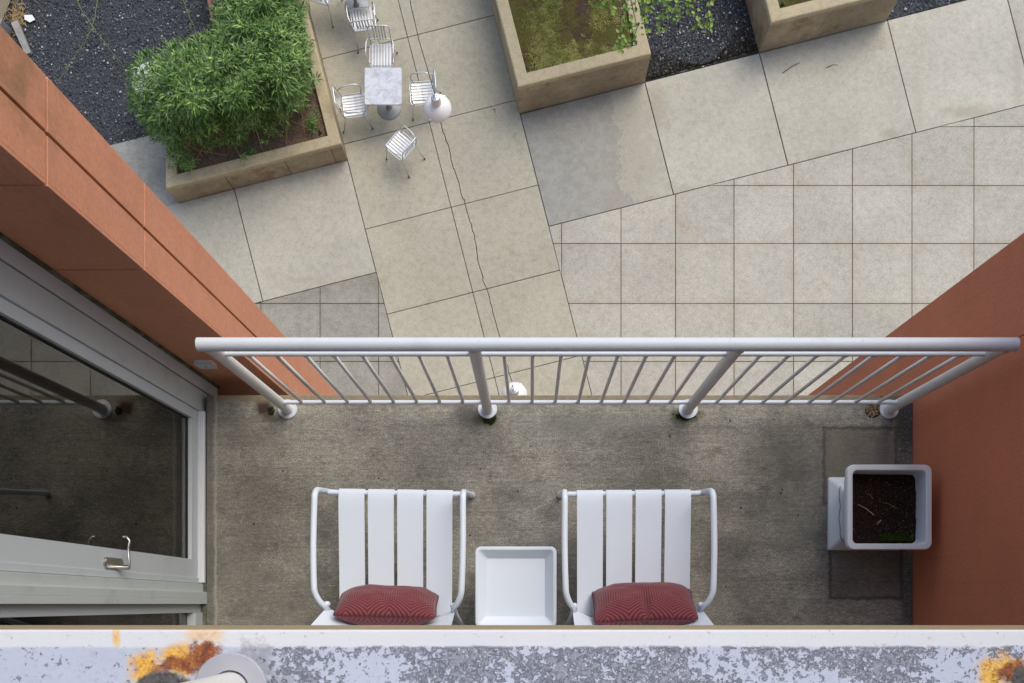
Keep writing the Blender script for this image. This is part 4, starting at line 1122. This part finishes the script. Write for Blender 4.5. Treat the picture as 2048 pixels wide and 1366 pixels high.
scan(); lc2 = copy_tree(lc); lc2.location = (.471, .248, 0); lc2.rotation_euler.z = R(.4); lc.rotation_euler.z = R(-.8)
lc2['label'] = 'white metal slatted lounge chair between small table and square pot'

def cushion(loc, rot, label, seed, wd=.235, ht=.155, th=.062, crease=0.0):
    n, m = 56, 40; vs = []; fs = []; uvs = []
    def side(sg):
        for j in range(m+1):
            for i in range(n+1):
                u, v = -1+2*i/n, -1+2*j/m
                x = wd*u*(1-.035*(1-v**2))*(1-.035*abs(v)**7); y = ht*v*(1-.05*(1-u**2)**1.2)*(1-.07*abs(u)**7)
                prof = max(0, (1-abs(u)**3.2))**.6*max(0, (1-abs(v)**2.4))**.55
                z = sg*th*prof
                wv = noise.noise(Vector((u*2.2+seed, v*2.0, sg)))*.10 + noise.noise(Vector((u*5+seed, v*5, sg)))*.035
                z += sg*th*wv*prof
                # pulled-in wrinkles towards the corners
                cr = (abs(u)*abs(v))**3; z += sg*.008*math.sin((u*v)*14+seed)*cr*2*prof
                if crease: z -= sg*th*crease*math.exp(-(u/.07)**2)*max(0,v+.15)**1.2*prof
                vs.append((x, y + .02*math.sin(u*1.4+seed)*(.5), z))
                uvs.append(((u*.5+.5)*2.35, (v*.5+.5)*1.52))
    side(1); side(-1)
    K = (n+1)*(m+1)
    for j in range(m):
        for i in range(n):
            a = j*(n+1)+i; fs.append((a, a+1, a+n+2, a+n+1)); a += K; fs.append((a, a+n+1, a+n+2, a+1))
    for i in range(n): fs.append((i, K+i, K+i+1, i+1)); a = m*(n+1)+i; fs.append((a, a+1, K+a+1, K+a))
    for j in range(m): a = j*(n+1); fs.append((a, a+n+1, K+a+n+1, K+a)); a += n; fs.append((a, K+a, K+a+n+1, a+n+1))
    mb = MB(); mb.v = vs; mb.f = fs
    t = empty('cushion', loc, label=label, cat='cushion', group='crimson cushions on the lounge chairs'); t.rotation_euler = rot
    mb.build('cover', M['cushion'], t, smooth=True, uvs=uvs)
    ring = []
    for k in range(4*24):
        q, f = divmod(k, 24); f = -1+2*f/24
        u, v = ((f,-1),(1,f),(-f,1),(-1,-f))[q]
        ring.append((wd*u*(1-.035*(1-v**2))*(1-.035*abs(v)**7), ht*v*(1-.05*(1-u**2)**1.2)*(1-.07*abs(u)**7)+.01*math.sin(u*1.4+seed), 0))
    ring += ring[:2]
    t2 = MB().tube(ring, .0028, 6, caps=False).build('piping', M['cushion'], t, smooth=True)
cushion((-.628, -.004, .500), (R(112), R(3), R(-1)), 'crimson cushion with hexagon lines on the left lounge chair', 1.3, .222, .140, .080, .15)
cushion((.500, -.006, .505), (R(118), R(-2), R(1)), 'creased crimson cushion with hexagon lines on the right lounge chair', 4.1, .226, .150, .080, .55)

# ------------------------------------------------------------------ side table
tp = W(1031.5, 1174.5, .42); H = .1835
stb = empty('side_table', (tp.x, tp.y, 0), label='small square white side table with a sunken tray top', cat='table')
MB().rsq([(H-.012,H-.012,.02,.30),(H-.004,H-.004,.026,.33),(H,H,.026,.40),(H,H,.026,.414),(H-.004,H-.004,.023,.420),(H-.014,H-.014,.016,.420),(H-.018,H-.018,.013,.416),(H-.052,H-.052,.006,.376)]).build('tray_top', M['resin'], stb, smooth=True, autos=32)
MB().rsq([(H-.03,H-.03,.02,.0),(H-.03,H-.03,.02,.02),(H-.06,H-.06,.03,.28),(H-.012,H-.012,.02,.299)]).build('body', M['resin'], stb, smooth=True, autos=32)

# ------------------------------------------------------------------ square pot
pt = empty('square_pot', (1.6575, .447, 0), R(0), label='square white ceramic pot of dark soil in the balcony corner', cat='pot')
MB().rsq([(.180,.180,.012,.0),(.181,.181,.012,.012),(.176,.176,.014,.022),(.130,.130,.02,.052),(.126,.126,.02,.060),(.10,.10,.02,.060)]).build('saucer', M['ceramic'], pt, smooth=True, autos=34)
MB().rsq([(.112,.112,.02,.061),(.124,.124,.024,.075),(.150,.150,.03,.16),(.172,.172,.032,.275),(.178,.178,.032,.286),(.192,.192,.034,.290),(.1965,.1965,.034,.296),(.1965,.1965,.034,.316),(.193,.193,.032,.322),(.173,.173,.024,.322),(.169,.169,.022,.318),(.166,.166,.022,.29),(.160,.160,.02,.18)], cap1=False).build('body', M['ceramic'], pt, smooth=True, autos=34)
# soil surface, sunken
bm = bmesh.new(); bmesh.ops.create_grid(bm, x_segments=40, y_segments=40, size=.1615)
for v in bm.verts: v.co.z = .238 + .010*noise.noise(v.co*14) + .006*noise.noise(v.co*45) - .012*(v.co.x/.156)
me = bpy.data.meshes.new('soil'); bm.to_mesh(me); bm.free(); me.materials.append(M['potsoil'])
so_ = bpy.data.objects.new('soil', me); sc.collection.objects.link(so_); so_.parent = pt
mb = MB()
for _ in range(420):
    x, y = random.uniform(-.148,.148), random.uniform(-.148,.148); s = random.uniform(.0008,.0024)
    vs = [(x+dx*s, y+dy*s, .244+dz*s+random.uniform(-.003,.003)) for dx,dy,dz in ((1,0,0),(0,1,0),(-1,0,0),(0,-1,0),(0,0,1))]
    mb.add(vs, [(0,1,4),(1,2,4),(2,3,4),(3,0,4)])
o = mb.build('perlite', M['pebble'], pt); tag(o, kind='stuff')
for (a, b, r) in (((-.12,.02),(-.045,-.03),.0022),((-.03,-.075),(-.012,-.055),.0025),((-.08,.07),(-.05,.05),.0006),((.0,.03),(.06,.0),.0007)):
    MB().tube([(*a,.250),((a[0]+b[0])/2,(a[1]+b[1])/2+.004,.254),(*b,.250)], r, 6, r2=r*1.6).build('dry_stick', M['stem'], pt)
def ms():
    return Vector((min(.14,max(-.1, random.gauss(.04,.05))), -.148+abs(random.gauss(0,.018)), .236))
t = NT('bright_moss'); M['moss2'] = t.fin(t.mix(t.island(), (.03,.06,.008), (.11,.16,.02)), .9, spec=.1)
tufts('moss', 1400, ms, M['moss2'], (.006,.014), .0018, parent=pt)
# loop of dry stem caught round the neck of the pot
MB().tube(smoothpath([(-.136,.13,.056),(-.142,.08,.057),(-.137,.03,.060),(-.143,-.02,.058),(-.138,-.07,.059),(-.136,-.118,.058),(-.120,-.137,.057),(-.08,-.139,.056)], 4), .0017, 5).build('dry_vine', M['bark'], pt)
